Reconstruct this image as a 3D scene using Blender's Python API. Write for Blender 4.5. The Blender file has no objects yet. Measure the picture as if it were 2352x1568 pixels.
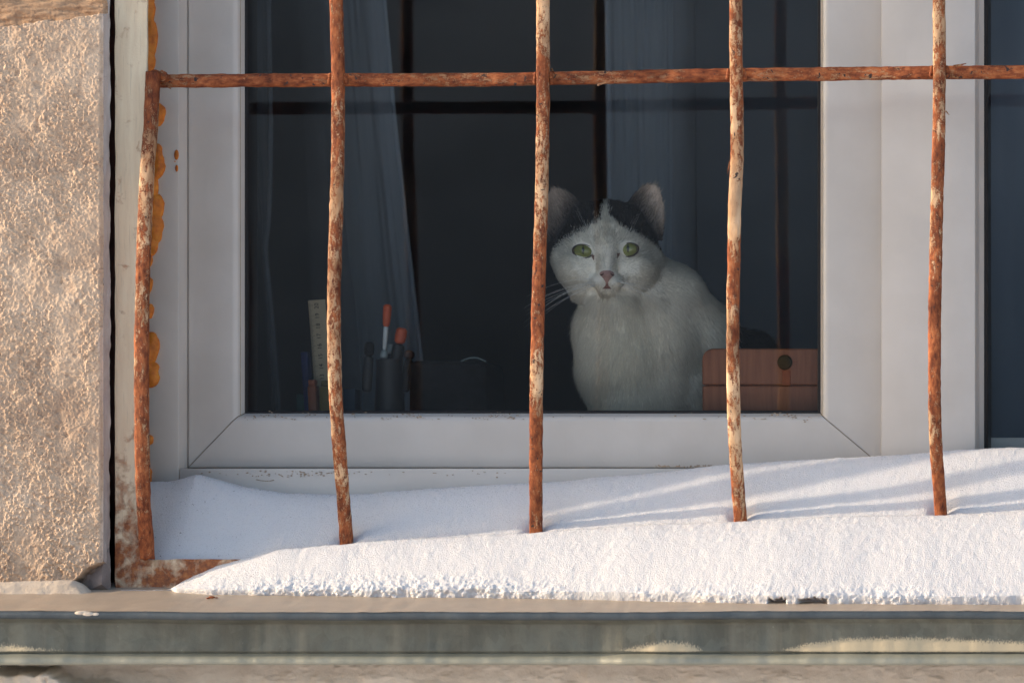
import bpy, bmesh, math, random
import numpy as np
from mathutils import Vector, Matrix
from mathutils.bvhtree import BVHTree
random.seed(7); rng = np.random.default_rng(7)
SC = bpy.context.scene
COL = SC.collection

# ---------------------------------------------------------------- camera
D = 3.3                     # metres from the camera to the plane of the bars
PX = 0.0004                 # metres per sketch unit in that plane
VX, VY = 3247.0, 1287.0     # where the wall's perpendicular from the camera lies, in sketch units
XC = VX * PX
cam_d = bpy.data.cameras.new('camera'); cam = bpy.data.objects.new('camera', cam_d); COL.objects.link(cam)
cam.location = (XC, -D, 0.0); cam.rotation_euler = (math.radians(90), 0, 0)
FW = 2352 * PX
cam_d.sensor_width = 36; cam_d.sensor_fit = 'HORIZONTAL'
cam_d.lens = 36 * D / FW
cam_d.shift_x = (1176 - VX) * PX / FW
cam_d.shift_y = (VY - 784) * PX / FW
cam_d.clip_start = 0.05; cam_d.clip_end = 600
cam_d.dof.use_dof = True; cam_d.dof.focus_distance = D + 0.02; cam_d.dof.aperture_fstop = 10
SC.camera = cam

# ---------------------------------------------------------------- light
SUN_EL, SUN_A = math.radians(15), math.radians(7)     # low sun raking along the wall from the left
sdir = Vector((-math.cos(SUN_EL) * math.cos(SUN_A), -math.cos(SUN_EL) * math.sin(SUN_A), math.sin(SUN_EL)))
W = bpy.data.worlds.new('World'); SC.world = W; W.use_nodes = True
wn = W.node_tree; sky = wn.nodes.new('ShaderNodeTexSky'); sky.sky_type = 'NISHITA'; sky.sun_disc = False
sky.sun_elevation = SUN_EL; sky.sun_rotation = math.atan2(sdir.x, sdir.y)
sky.air_density = 1.0; sky.dust_density = 2.0
bg = wn.nodes['Background']; bg.inputs['Strength'].default_value = 0.15
wn.links.new(sky.outputs[0], bg.inputs[0])
sl = bpy.data.lights.new('sun', 'SUN'); sl.energy = 2.0; sl.angle = math.radians(0.6); sl.color = (1, 0.83, 0.62)
so = bpy.data.objects.new('sun', sl); COL.objects.link(so); so.rotation_euler = (-sdir).to_track_quat('-Z', 'Y').to_euler()
SC.view_settings.view_transform = 'Standard'; SC.view_settings.look = 'None'; SC.view_settings.gamma = 1
SC.view_settings.exposure = 1.38

# ---------------------------------------------------------------- helpers
def K(Y): return PX * (D + Y) / D
def P(px, py, Y): return Vector((XC + (px - VX) * K(Y), Y, (VY - py) * K(Y)))
def XW(px, Y=0.0): return XC + (px - VX) * K(Y)
def ZW(py, Y=0.0): return (VY - py) * K(Y)

def sill_top_z(Y): return -0.0285 + (Y + 0.026) * 0.18
def _hash(ix, iy, iz, seed):
    h = (ix * 374761393 + iy * 668265263 + iz * 2147483647 + seed * 1274126177) & 0xffffffff
    h = ((h ^ (h >> 13)) * 1274126177) & 0xffffffff
    return ((h ^ (h >> 16)) & 0xffff) / 65535.0
def vnoise(x, y, z=0.0, seed=0):
    x, y, z = np.broadcast_arrays(np.asarray(x, float), np.asarray(y, float), np.asarray(z, float))
    ix, iy, iz = np.floor(x).astype(np.int64), np.floor(y).astype(np.int64), np.floor(z).astype(np.int64)
    fx, fy, fz = x - ix, y - iy, z - iz
    fx, fy, fz = [f * f * f * (f * (f * 6 - 15) + 10) for f in (fx, fy, fz)]
    r = 0
    for dx in (0, 1):
        for dy in (0, 1):
            for dz in (0, 1):
                w = (fx if dx else 1 - fx) * (fy if dy else 1 - fy) * (fz if dz else 1 - fz)
                r = r + w * _hash(ix + dx, iy + dy, iz + dz, seed)
    return r * 2 - 1
def fbm(x, y, z=0.0, seed=0, oct=4, gain=0.5):
    a, s, r = 1.0, 1.0, 0
    for o in range(oct):
        r = r + a * vnoise(x * s, y * s, np.asarray(z) * s, seed + o); a *= gain; s *= 2.03
    return r

def tag(o, label=None, cat=None, group=None, kind=None):
    if label: o['label'] = label
    if cat: o['category'] = cat
    if group: o['group'] = group
    if kind: o['kind'] = kind
    return o
def empty(name, loc, *a, **k):
    o = bpy.data.objects.new(name, None); COL.objects.link(o); o.location = loc; o.empty_display_size = 0.02
    return tag(o, *a, **k)
def wloc(o):
    v = Vector((0, 0, 0))
    while o is not None:
        v = v + o.location; o = o.parent
    return v
def obj(name, verts, faces, mat, parent=None, smooth=True, base=None, cols=None):
    """mesh object from vertices in world metres"""
    verts = np.asarray(verts, float).reshape(-1, 3)
    if parent is not None:
        o_loc = np.array(wloc(parent))
    elif base is None:
        o_loc = np.array([(verts[:, 0].min() + verts[:, 0].max()) / 2, (verts[:, 1].min() + verts[:, 1].max()) / 2, verts[:, 2].min()])
    else:
        o_loc = np.array(base, float)
    me = bpy.data.meshes.new(name)
    me.from_pydata((verts - o_loc).tolist(), [], faces if isinstance(faces, list) else faces.tolist())
    if smooth: me.polygons.foreach_set('use_smooth', [True] * len(me.polygons))
    if cols is not None:
        ca = me.color_attributes.new('Col', 'FLOAT_COLOR', 'POINT')
        c4 = np.ones((len(verts), 4)); c4[:, :3] = cols; ca.data.foreach_set('color', c4.ravel())
    me.update()
    o = bpy.data.objects.new(name, me); COL.objects.link(o)
    for m in (mat if isinstance(mat, (list, tuple)) else [mat]): me.materials.append(m)
    if parent is not None: o.parent = parent
    else: o.location = o_loc
    return o

class MB:
    """collects shapes into one mesh"""
    def __init__(s): s.bm = bmesh.new()
    def box(s, x0, x1, y0, y1, z0, z1, bev=0.0, seg=2, M=None):
        r = bmesh.ops.create_cube(s.bm, size=1.0)
        vs = r['verts']
        for v in vs:
            v.co = Vector(((x0 + x1) / 2 + v.co.x * (x1 - x0), (y0 + y1) / 2 + v.co.y * (y1 - y0), (z0 + z1) / 2 + v.co.z * (z1 - z0)))
        allv = vs
        if bev > 0:
            es = list({e for v in vs for e in v.link_edges})
            r = bmesh.ops.bevel(s.bm, geom=es, offset=bev, segments=seg, affect='EDGES', profile=0.5)
            allv = list({v for f in r['faces'] for v in f.verts} | {v for v in vs if v.is_valid})
        if M is not None: bmesh.ops.transform(s.bm, matrix=M, verts=[v for v in allv if v.is_valid])
        return s
    def lathe(s, prof, n=24, M=None):
        """profile of (radius, height) about z"""
        rings = []
        for r, h in prof:
            rings.append([s.bm.verts.new(((r * math.cos(2 * math.pi * k / n), r * math.sin(2 * math.pi * k / n), h))) for k in range(n)])
        for a, b in zip(rings, rings[1:]):
            for k in range(n):
                s.bm.faces.new((a[k], a[(k + 1) % n], b[(k + 1) % n], b[k]))
        s.bm.faces.new(rings[0][::-1]); s.bm.faces.new(rings[-1])
        if M is not None: bmesh.ops.transform(s.bm, matrix=M, verts=[v for r in rings for v in r])
        return s
    def blob(s, c, r, sub=3, rot=None):
        q = bmesh.ops.create_icosphere(s.bm, subdivisions=sub, radius=1.0)
        for v in q['verts']:
            p = Vector((v.co.x * r[0], v.co.y * r[1], v.co.z * r[2]))
            if rot is not None: p = rot @ p
            v.co = p + Vector(c)
        return q['verts']
    def build(s, name, mat, parent=None, smooth=True, sharp=35, base=None):
        bmesh.ops.recalc_face_normals(s.bm, faces=s.bm.faces)
        s.bm.verts.index_update()
        vs = [v.co[:] for v in s.bm.verts]; fs = [[v.index for v in f.verts] for f in s.bm.faces]
        s.bm.free()
        o = obj(name, vs, fs, mat, parent, smooth, base)
        if smooth: sharpen(o, sharp)
        return o
def sharpen(o, deg=35):
    bm = bmesh.new(); bm.from_mesh(o.data); c = math.radians(deg)
    for e in bm.edges:
        if len(e.link_faces) == 2 and e.calc_face_angle(0) > c: e.smooth = False
    bm.to_mesh(o.data); bm.free()

def grid_faces(nu, nv, off=0):
    i = np.arange(nu - 1)[:, None] * nv + np.arange(nv - 1)[None, :] + off
    return np.stack([i, i + nv, i + nv + 1, i + 1], -1).reshape(-1, 4)

def sweep(path, sec_w, sec_d, n_per=5, rough=0.0, seed=0, axis='z', corner=0.22, closed_ends=True):
    """rounded rectangular bar along a path; path (n,3); widths may be arrays. returns verts, faces"""
    path = np.asarray(path, float); n = len(path)
    a = np.linspace(0, 2 * np.pi, 24, endpoint=False) + 0.001
    ex = 2 / corner * 0.35 if corner < 1 else 2
    ex = max(ex, 2.0)
    cx = np.sign(np.cos(a)) * np.abs(np.cos(a)) ** (2 / ex); cy = np.sign(np.sin(a)) * np.abs(np.sin(a)) ** (2 / ex)
    w = np.broadcast_to(sec_w, n)[:, None] / 2; d = np.broadcast_to(sec_d, n)[:, None] / 2
    t = np.arange(n)[:, None]
    s = path[:, 2:3] if axis == 'z' else path[:, 0:1]
    nz = rough * (fbm(s * 160, a[None, :] * 1.3, 0, seed, 3) + 0.8 * vnoise(s * 45, a[None, :] * 0.7, 3.0, seed + 9))
    # chips and weld-spatter: sparse outward bumps
    bp = fbm(s * 240, a[None, :] * 2.4, 5.0, seed + 31, 2); nz = nz + rough * 2.2 * np.clip(bp - 0.85, 0, 1)
    u = cx[None, :] * (w + nz); v = cy[None, :] * (d + nz)
    V = np.zeros((n, len(a), 3))
    if axis == 'z':
        V[:, :, 0] = path[:, 0:1] + u; V[:, :, 1] = path[:, 1:2] + v; V[:, :, 2] = path[:, 2:3]
    else:
        V[:, :, 0] = path[:, 0:1]; V[:, :, 1] = path[:, 1:2] + v; V[:, :, 2] = path[:, 2:3] + u
    m = len(a); F = []
    i = np.arange(n - 1)[:, None] * m; j = np.arange(m)[None, :]; j2 = (j + 1) % m
    F = np.stack([i + j, i + j2, i + m + j2, i + m + j], -1).reshape(-1, 4).tolist()
    F.append(list(range(m))[::-1]); F.append([(n - 1) * m + k for k in range(m)])
    return V.reshape(-1, 3), F

# ---------------------------------------------------------------- materials
def mat(name, rough=0.6, spec=0.5):
    m = bpy.data.materials.new(name); m.use_nodes = True
    nt = m.node_tree; b = nt.nodes['Principled BSDF']
    b.inputs['Roughness'].default_value = rough; b.inputs['Specular IOR Level'].default_value = spec
    return m, nt, b
def N(nt, t, **k):
    n = nt.nodes.new('ShaderNode' + t)
    for a, v in k.items():
        if a in n.inputs.keys() if isinstance(a, str) else False: n.inputs[a].default_value = v
        else: setattr(n, a, v)
    return n
def coords(nt, scale=(1, 1, 1), kind='Object', loc=(0, 0, 0)):
    tc = nt.nodes.new('ShaderNodeTexCoord'); mp = nt.nodes.new('ShaderNodeMapping')
    mp.inputs['Scale'].default_value = scale; mp.inputs['Location'].default_value = loc
    nt.links.new(tc.outputs[kind], mp.inputs[0]); return mp.outputs[0]
def noise(nt, vec, scale, detail=4, rough=0.55, dist=0.0):
    n = nt.nodes.new('ShaderNodeTexNoise'); n.inputs['Scale'].default_value = scale; n.inputs['Detail'].default_value = detail
    n.inputs['Roughness'].default_value = rough; n.inputs['Distortion'].default_value = dist
    if vec is not None: nt.links.new(vec, n.inputs['Vector'])
    return n.outputs['Fac']
def ramp(nt, fac, stops, interp='LINEAR'):
    r = nt.nodes.new('ShaderNodeValToRGB'); r.color_ramp.interpolation = interp
    el = r.color_ramp.elements
    while len(el) < len(stops): el.new(0.5)
    for e, (p, c) in zip(el, stops):
        e.position = p; e.color = (c, c, c, 1) if isinstance(c, (int, float)) else (*c, 1)
    nt.links.new(fac, r.inputs[0]); return r.outputs[0]
def mix(nt, fac, a, b, mode='MIX'):
    m = nt.nodes.new('ShaderNodeMix'); m.data_type = 'RGBA'; m.blend_type = mode
    for idx, v in ((0, fac), (6, a), (7, b)):
        if hasattr(v, 'is_linked') or isinstance(v, bpy.types.NodeSocket): nt.links.new(v, m.inputs[idx])
        else: m.inputs[idx].default_value = v if idx == 0 else (*v, 1)
    return m.outputs[2]
def math_(nt, op, a, b=0.0):
    m = nt.nodes.new('ShaderNodeMath'); m.operation = op
    for i, v in enumerate((a, b)):
        if isinstance(v, bpy.types.NodeSocket): nt.links.new(v, m.inputs[i])
        else: m.inputs[i].default_value = v
    return m.outputs[0]
def bump(nt, b, h, dist=0.001, strength=1.0):
    n = nt.nodes.new('ShaderNodeBump'); n.inputs['Distance'].default_value = dist; n.inputs['Strength'].default_value = strength
    nt.links.new(h, n.inputs['Height']); nt.links.new(n.outputs[0], b.inputs['Normal']); return n

def flat(name, c, rough=0.6, spec=0.4, var=0.12, scale=60, bmp=0.0):
    m, nt, b = mat(name, rough, spec); v = coords(nt)
    f = noise(nt, v, scale, 5, 0.6)
    nt.links.new(mix(nt, ramp(nt, f, [(0.3, 0), (0.7, 1)]), tuple(x * (1 - var) for x in c), tuple(min(1, x * (1 + var)) for x in c)), b.inputs['Base Color'])
    if bmp: bump(nt, b, noise(nt, v, scale * 8, 4), bmp)
    return m

def rust_mat(name, amount, horizontal=False, dark=0.5, cream=(0.78, 0.52, 0.31), zprof=None, scl=1.0):
    m, nt, b = mat(name, 0.75, 0.25)
    sc = (1, 1, 0.42) if not horizontal else (0.40, 1, 1)
    v = coords(nt, sc); vi = coords(nt)
    big = noise(nt, v, 28, 3, 0.5, 0.4); med = noise(nt, v, 250 * scl, 6, 0.75, 0.3); fine = noise(nt, vi, 900, 4, 0.7)
    s = math_(nt, 'ADD', math_(nt, 'MULTIPLY', big, 0.44), math_(nt, 'MULTIPLY', med, 0.66))
    s = math_(nt, 'ADD', s, math_(nt, 'MULTIPLY', fine, 0.34))
    if zprof:
        tc = nt.nodes.new('ShaderNodeTexCoord'); sp = nt.nodes.new('ShaderNodeSeparateXYZ'); nt.links.new(tc.outputs['Object'], sp.inputs[0])
        mr = nt.nodes.new('ShaderNodeMapRange'); zb_ = sill_top_z(-0.004); mr.inputs[1].default_value = ZW(1290) - zb_; mr.inputs[2].default_value = ZW(0) - zb_
        nt.links.new(sp.outputs['Z'], mr.inputs[0])
        st = sorted([(1 - p / 1290, 0.5 + b_) for p, b_ in zprof])
        s = math_(nt, 'ADD', s, math_(nt, 'MULTIPLY', math_(nt, 'SUBTRACT', ramp(nt, mr.outputs[0], st), 0.5), 0.30))
    t = 0.73 + (0.5 - amount) * 0.30
    rustf = ramp(nt, s, [(t - 0.015, 0), (t + 0.03, 1)])
    creamc = mix(nt, ramp(nt, noise(nt, v, 90, 5), [(0.35, 0), (0.7, 1)]), cream, (0.50, 0.25, 0.115))
    rustc = ramp(nt, noise(nt, v, 230, 6, 0.7), [(0.30, (0.070, 0.019, 0.011)), (0.45, (0.24, 0.062, 0.022)), (0.58, (0.42, 0.125, 0.042)), (0.75, (0.55, 0.25, 0.11))])
    c = mix(nt, rustf, creamc, rustc)
    c = mix(nt, 1.0, c, ramp(nt, noise(nt, vi, 16, 3), [(0.35, (0.55, 0.50, 0.48)), (0.6, (1, 1, 1))]), 'MULTIPLY')
    dk = ramp(nt, noise(nt, vi, 150, 5, 0.6, 0.5), [(0.70 - 0.06 * dark, 0), (0.715 - 0.06 * dark, 1)])
    c = mix(nt, dk, c, (0.045, 0.03, 0.028))
    nt.links.new(c, b.inputs['Base Color'])
    h = math_(nt, 'ADD', math_(nt, 'MULTIPLY', rustf, -0.5), math_(nt, 'MULTIPLY', noise(nt, v, 500, 5, 0.7), 0.9))
    bump(nt, b, h, 0.0009, 0.9)
    return m

def grille_frame_mat():
    m, nt, b = mat('cream_paint_rusting', 0.55, 0.4)
    v = coords(nt, (1, 1, 0.12)); vi = coords(nt)
    base = mix(nt, ramp(nt, noise(nt, v, 130, 5, 0.6), [(0.35, 0), (0.7, 1)]), (0.76, 0.62, 0.43), (0.66, 0.50, 0.33))
    # faint scratches along the length
    scr = ramp(nt, noise(nt, coords(nt, (1, 1, 0.03)), 900, 3, 0.6), [(0.62, 0), (0.68, 1)])
    base = mix(nt, math_(nt, 'MULTIPLY', scr, 0.35), base, (0.22, 0.17, 0.13))
    # rust grows near the foot
    sep = nt.nodes.new('ShaderNodeSeparateXYZ'); tc = nt.nodes.new('ShaderNodeTexCoord'); nt.links.new(tc.outputs['Object'], sep.inputs[0])
    foot = ramp(nt, sep.outputs['Z'], [(0.02, 0.27), (0.09, 0.15), (0.17, 0.0)])
    s = math_(nt, 'ADD', noise(nt, vi, 62, 6, 0.6, 0.3), foot)
    r = ramp(nt, s, [(0.60, 0), (0.68, 0.45), (0.80, 1)])
    rc = ramp(nt, noise(nt, vi, 160, 5, 0.7), [(0.3, (0.09, 0.03, 0.018)), (0.55, (0.32, 0.10, 0.03)), (0.75, (0.52, 0.22, 0.07))])
    nt.links.new(mix(nt, r, base, rc), b.inputs['Base Color'])
    bump(nt, b, math_(nt, 'ADD', noise(nt, vi, 420, 5, 0.65), math_(nt, 'MULTIPLY', r, -0.6)), 0.0005, 0.8)
    return m

def stucco_mat():
    m, nt, b = mat('stucco', 0.9, 0.15); vi = coords(nt)
    c = ramp(nt, noise(nt, vi, 14, 6, 0.6, 0.4), [(0.25, (0.42, 0.28, 0.19)), (0.5, (0.60, 0.43, 0.30)), (0.75, (0.68, 0.52, 0.385))])
    c = mix(nt, ramp(nt, noise(nt, vi, 170, 6, 0.7), [(0.3, 0.6), (0.5, 0)]), c, (0.28, 0.17, 0.12))
    at = nt.nodes.new('ShaderNodeAttribute'); at.attribute_name = 'Col'
    c = mix(nt, 1.0, c, at.outputs['Color'], 'MULTIPLY')
    nt.links.new(c, b.inputs['Base Color'])
    bump(nt, b, noise(nt, vi, 900, 6, 0.7), 0.0008, 0.8)
    return m
def plaster_mat(name, c1, c2):
    m, nt, b = mat(name, 0.85, 0.2); vi = coords(nt)
    c = mix(nt, ramp(nt, noise(nt, vi, 35, 6, 0.6, 0.6), [(0.35, 0), (0.65, 1)]), c1, c2)
    c = mix(nt, ramp(nt, noise(nt, coords(nt, (1, 1, 2.2)), 60, 6, 0.7, 1.0), [(0.66, 0), (0.74, 0.8)]), c, (0.17, 0.095, 0.055))
    nt.links.new(c, b.inputs['Base Color'])
    bump(nt, b, noise(nt, vi, 300, 6, 0.65), 0.001, 0.8)
    return m

def pvc_mat():
    m, nt, b = mat('white_plastic', 0.34, 0.5); vi = coords(nt)
    c = mix(nt, ramp(nt, noise(nt, vi, 16, 5), [(0.35, 0), (0.7, 1)]), (0.52, 0.47, 0.42), (0.575, 0.525, 0.475))
    # dirt freckles
    sp = ramp(nt, noise(nt, coords(nt, (1, 1, 1.4)), 260, 5, 0.6, 0.3), [(0.735, 0), (0.775, 0.85)])
    c = mix(nt, sp, c, (0.20, 0.14, 0.10))
    st = ramp(nt, noise(nt, coords(nt, (1, 1, 0.05)), 120, 4, 0.6), [(0.6, 0), (0.8, 0.25)])
    c = mix(nt, st, c, (0.50, 0.45, 0.38))
    nt.links.new(c, b.inputs['Base Color'])
    bump(nt, b, noise(nt, vi, 500, 3), 0.00012, 0.6)
    return m
def snow_mat():
    m, nt, b = mat('snow', 0.55, 0.4); vi = coords(nt)
    tc = nt.nodes.new('ShaderNodeTexCoord'); sep = nt.nodes.new('ShaderNodeSeparateXYZ'); nt.links.new(tc.outputs['Object'], sep.inputs[0])
    # soot freckles blown against the left jamb
    side = ramp(nt, math_(nt, 'ADD', sep.outputs['X'], 0.5), [(0.03, 1.0), (0.24, 0.0)])
    f = math_(nt, 'ADD', noise(nt, vi, 420, 5, 0.6, 0.2), math_(nt, 'MULTIPLY', side, 0.075))
    sp = ramp(nt, f, [(0.725, 0), (0.75, 0.75)])
    nt.links.new(mix(nt, sp, (0.70, 0.675, 0.67), (0.16, 0.12, 0.10)), b.inputs['Base Color'])
    vo = nt.nodes.new('ShaderNodeTexVoronoi'); vo.inputs['Scale'].default_value = 1100; nt.links.new(vi, vo.inputs['Vector'])
    h = math_(nt, 'ADD', math_(nt, 'MULTIPLY', vo.outputs['Distance'], 0.55), noise(nt, vi, 650, 6, 0.7))
    bump(nt, b, h, 0.0009, 0.85)
    cell = nt.nodes.new('ShaderNodeSeparateColor'); nt.links.new(vo.outputs['Color'], cell.inputs[0])
    nt.links.new(ramp(nt, cell.outputs[0], [(0.0, 0.62), (0.84, 0.55), (0.90, 0.10)]), b.inputs['Roughness'])
    b.inputs['Subsurface Weight'].default_value = 0.35
    b.inputs['Subsurface Radius'].default_value = (0.7, 0.85, 1.0); b.inputs['Subsurface Scale'].default_value = 0.004
    return m
def zinc_mat(name, c1, c2, dust):
    m, nt, b = mat(name, 0.5, 0.5); vi = coords(nt)
    vo = nt.nodes.new('ShaderNodeTexVoronoi'); vo.inputs['Scale'].default_value = 85; nt.links.new(coords(nt, (1, 1, 1)), vo.inputs['Vector'])
    cell = nt.nodes.new('ShaderNodeSeparateColor'); nt.links.new(vo.outputs['Color'], cell.inputs[0])
    f = math_(nt, 'ADD', math_(nt, 'MULTIPLY', cell.outputs[0], 0.10), math_(nt, 'MULTIPLY', noise(nt, coords(nt, (1, 1, 0.6)), 30, 6, 0.65, 0.5), 0.8))
    c = mix(nt, ramp(nt, f, [(0.35, 0), (0.8, 1)]), c1, c2)
    st = ramp(nt, noise(nt, coords(nt, (1, 1, 0.07)), 45, 4, 0.6), [(0.5, 0), (0.75, 0.55)])
    c = mix(nt, st, c, dust)
    fl = ramp(nt, noise(nt, vi, 330, 5, 0.6), [(0.72, 0), (0.76, 0.7)])
    c = mix(nt, fl, c, (0.6, 0.56, 0.48))
    nt.links.new(c, b.inputs['Base Color']); b.inputs['Metallic'].default_value = 0.25
    bump(nt, b, noise(nt, vi, 420, 5, 0.7), 0.0004, 0.8)
    return m
def fascia_mat():
    m = M_ZINC.copy(); m.name = 'zinc_fascia'; nt = m.node_tree; b = nt.nodes['Principled BSDF']
    old = b.inputs['Base Color'].links[0].from_socket
    at = nt.nodes.new('ShaderNodeAttribute'); at.attribute_name = 'Col'; sp = nt.nodes.new('ShaderNodeSeparateColor'); nt.links.new(at.outputs['Color'], sp.inputs[0])
    f = math_(nt, 'ADD', sp.outputs[0], math_(nt, 'MULTIPLY', math_(nt, 'SUBTRACT', noise(nt, coords(nt, (1, 1, 0.5)), 900, 5, 0.75), 0.5), 1.1))
    nt.links.new(mix(nt, ramp(nt, f, [(0.50, 0), (0.68, 1)]), old, (0.50, 0.405, 0.265)), b.inputs['Base Color']); return m
def glass_mat():
    m = bpy.data.materials.new('window_glass'); m.use_nodes = True; nt = m.node_tree; nt.nodes.clear()
    out = nt.nodes.new('ShaderNodeOutputMaterial'); tr = nt.nodes.new('ShaderNodeBsdfTransparent'); gl = nt.nodes.new('ShaderNodeBsdfGlossy')
    tr.inputs[0].default_value = (0.985, 0.99, 0.985, 1); gl.inputs['Roughness'].default_value = 0.0; gl.inputs[0].default_value = (1, 1, 1, 1)
    fr = nt.nodes.new('ShaderNodeFresnel'); fr.inputs[0].default_value = 1.45
    ms = nt.nodes.new('ShaderNodeMixShader'); nt.links.new(fr.outputs[0], ms.inputs[0]); nt.links.new(tr.outputs[0], ms.inputs[1]); nt.links.new(gl.outputs[0], ms.inputs[2])
    # thin film of dust on the pane
    df = nt.nodes.new('ShaderNodeBsdfDiffuse'); df.inputs[0].default_value = (0.55, 0.56, 0.58, 1)
    v = coords(nt); d1 = ramp(nt, noise(nt, v, 9, 5, 0.6, 0.5), [(0.4, 0.001), (0.75, 0.006)]); d2 = ramp(nt, noise(nt, v, 520, 3, 0.6), [(0.77, 0), (0.79, 0.12)])
    m2 = nt.nodes.new('ShaderNodeMixShader'); nt.links.new(math_(nt, 'ADD', d1, d2), m2.inputs[0]); nt.links.new(ms.outputs[0], m2.inputs[1]); nt.links.new(df.outputs[0], m2.inputs[2])
    nt.links.new(m2.outputs[0], out.inputs[0]); return m
def curtain_mat(c, alpha, fade=False):
    m = bpy.data.materials.new('sheer_fabric'); m.use_nodes = True; nt = m.node_tree; nt.nodes.clear()
    out = nt.nodes.new('ShaderNodeOutputMaterial'); tr = nt.nodes.new('ShaderNodeBsdfTransparent'); df = nt.nodes.new('ShaderNodeBsdfDiffuse'); tl = nt.nodes.new('ShaderNodeBsdfTranslucent')
    df.inputs[0].default_value = (*c, 1); tl.inputs[0].default_value = (*c, 1)
    a = nt.nodes.new('ShaderNodeMixShader'); a.inputs[0].default_value = 0.25; nt.links.new(df.outputs[0], a.inputs[1]); nt.links.new(tl.outputs[0], a.inputs[2])
    ms = nt.nodes.new('ShaderNodeMixShader'); nt.links.new(tr.outputs[0], ms.inputs[1]); nt.links.new(a.outputs[0], ms.inputs[2])
    al = ramp(nt, noise(nt, coords(nt, (1, 1, 0.05)), 14, 3), [(0.3, alpha * 0.75), (0.7, min(1, alpha * 1.2))])
    if fade:    # the cloth is thinner toward one side
        at = nt.nodes.new('ShaderNodeAttribute'); at.attribute_name = 'Col'; al = math_(nt, 'MULTIPLY', al, at.outputs['Fac'])
    nt.links.new(al, ms.inputs[0])
    nt.links.new(ms.outputs[0], out.inputs[0]); return m
def foam_mat():
    m, nt, b = mat('foam', 0.6, 0.4); vi = coords(nt)
    c = ramp(nt, noise(nt, vi, 90, 6, 0.65), [(0.3, (0.34, 0.09, 0.012)), (0.5, (0.58, 0.17, 0.015)), (0.75, (0.70, 0.27, 0.03))])
    nt.links.new(c, b.inputs['Base Color']); bump(nt, b, noise(nt, vi, 350, 4), 0.0006, 0.8)
    b.inputs['Subsurface Weight'].default_value = 0.2; b.inputs['Subsurface Scale'].default_value = 0.002; return m
def wood_mat():
    m, nt, b = mat('stained_wood', 0.5, 0.4)
    c = ramp(nt, noise(nt, coords(nt, (1, 1, 0.07)), 220, 5, 0.6, 0.3), [(0.3, (0.24, 0.075, 0.03)), (0.7, (0.38, 0.13, 0.055))])
    nt.links.new(c, b.inputs['Base Color']); return m
def coat_mat(name, rough=0.85):
    m, nt, b = mat(name, rough, 0.15); at = nt.nodes.new('ShaderNodeAttribute'); at.attribute_name = 'Col'
    nt.links.new(at.outputs['Color'], b.inputs['Base Color']); b.inputs['Sheen Weight'].default_value = 0.4; nt.links.new(at.outputs['Color'], b.inputs['Sheen Tint']); return m

def fur_mat():
    m = bpy.data.materials.new('fur_coat'); m.use_nodes = True; nt = m.node_tree; nt.nodes.clear()
    out = nt.nodes.new('ShaderNodeOutputMaterial'); tr = nt.nodes.new('ShaderNodeBsdfTransparent'); df = nt.nodes.new('ShaderNodeBsdfDiffuse'); tl = nt.nodes.new('ShaderNodeBsdfTranslucent')
    at = nt.nodes.new('ShaderNodeAttribute'); at.attribute_name = 'Col'; nt.links.new(at.outputs['Color'], df.inputs[0]); nt.links.new(at.outputs['Color'], tl.inputs[0])
    a = nt.nodes.new('ShaderNodeMixShader'); a.inputs[0].default_value = 0.3; nt.links.new(df.outputs[0], a.inputs[1]); nt.links.new(tl.outputs[0], a.inputs[2])
    ms = nt.nodes.new('ShaderNodeMixShader'); ms.inputs[0].default_value = 0.8; nt.links.new(tr.outputs[0], ms.inputs[1]); nt.links.new(a.outputs[0], ms.inputs[2])
    nt.links.new(ms.outputs[0], out.inputs[0]); return m
M_STUCCO = stucco_mat(); M_PVC = pvc_mat(); M_SNOW = snow_mat(); M_GLASS = glass_mat(); M_FOAM = foam_mat(); M_FRAME = grille_frame_mat()
M_PLAST = plaster_mat('lower_plaster', (0.56, 0.46, 0.36), (0.66, 0.56, 0.45))
M_MORTAR = plaster_mat('mortar', (0.50, 0.40, 0.31), (0.58, 0.48, 0.38))
M_STONE = plaster_mat('broken_stone', (0.20, 0.16, 0.145), (0.27, 0.22, 0.20))
M_ZTOP = zinc_mat('dusty_sill_top', (0.42, 0.33, 0.25), (0.50, 0.41, 0.32), (0.36, 0.31, 0.25))
M_ZINC = zinc_mat('zinc', (0.105, 0.10, 0.075), (0.215, 0.215, 0.17), (0.26, 0.235, 0.175))
M_ZEDGE = zinc_mat('zinc_edge', (0.05, 0.062, 0.07), (0.10, 0.115, 0.12), (0.11, 0.11, 0.10))
M_ZLIP = zinc_mat('zinc_lip', (0.27, 0.26, 0.20), (0.36, 0.34, 0.27), (0.40, 0.36, 0.27))
M_FASCIA = fascia_mat()
M_BLACK = flat('black_rubber', (0.012, 0.010, 0.010), 0.5, 0.3)
M_GAP_SHADE = flat('gap_shade', (0.05, 0.02, 0.018), 0.9, 0.1, 0.4)  # near-black stands in for the shade in the gap beside the grille
M_GROOVE = flat('dirty_groove', (0.34, 0.26, 0.16), 0.8, 0.2, 0.3, 90)

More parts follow.
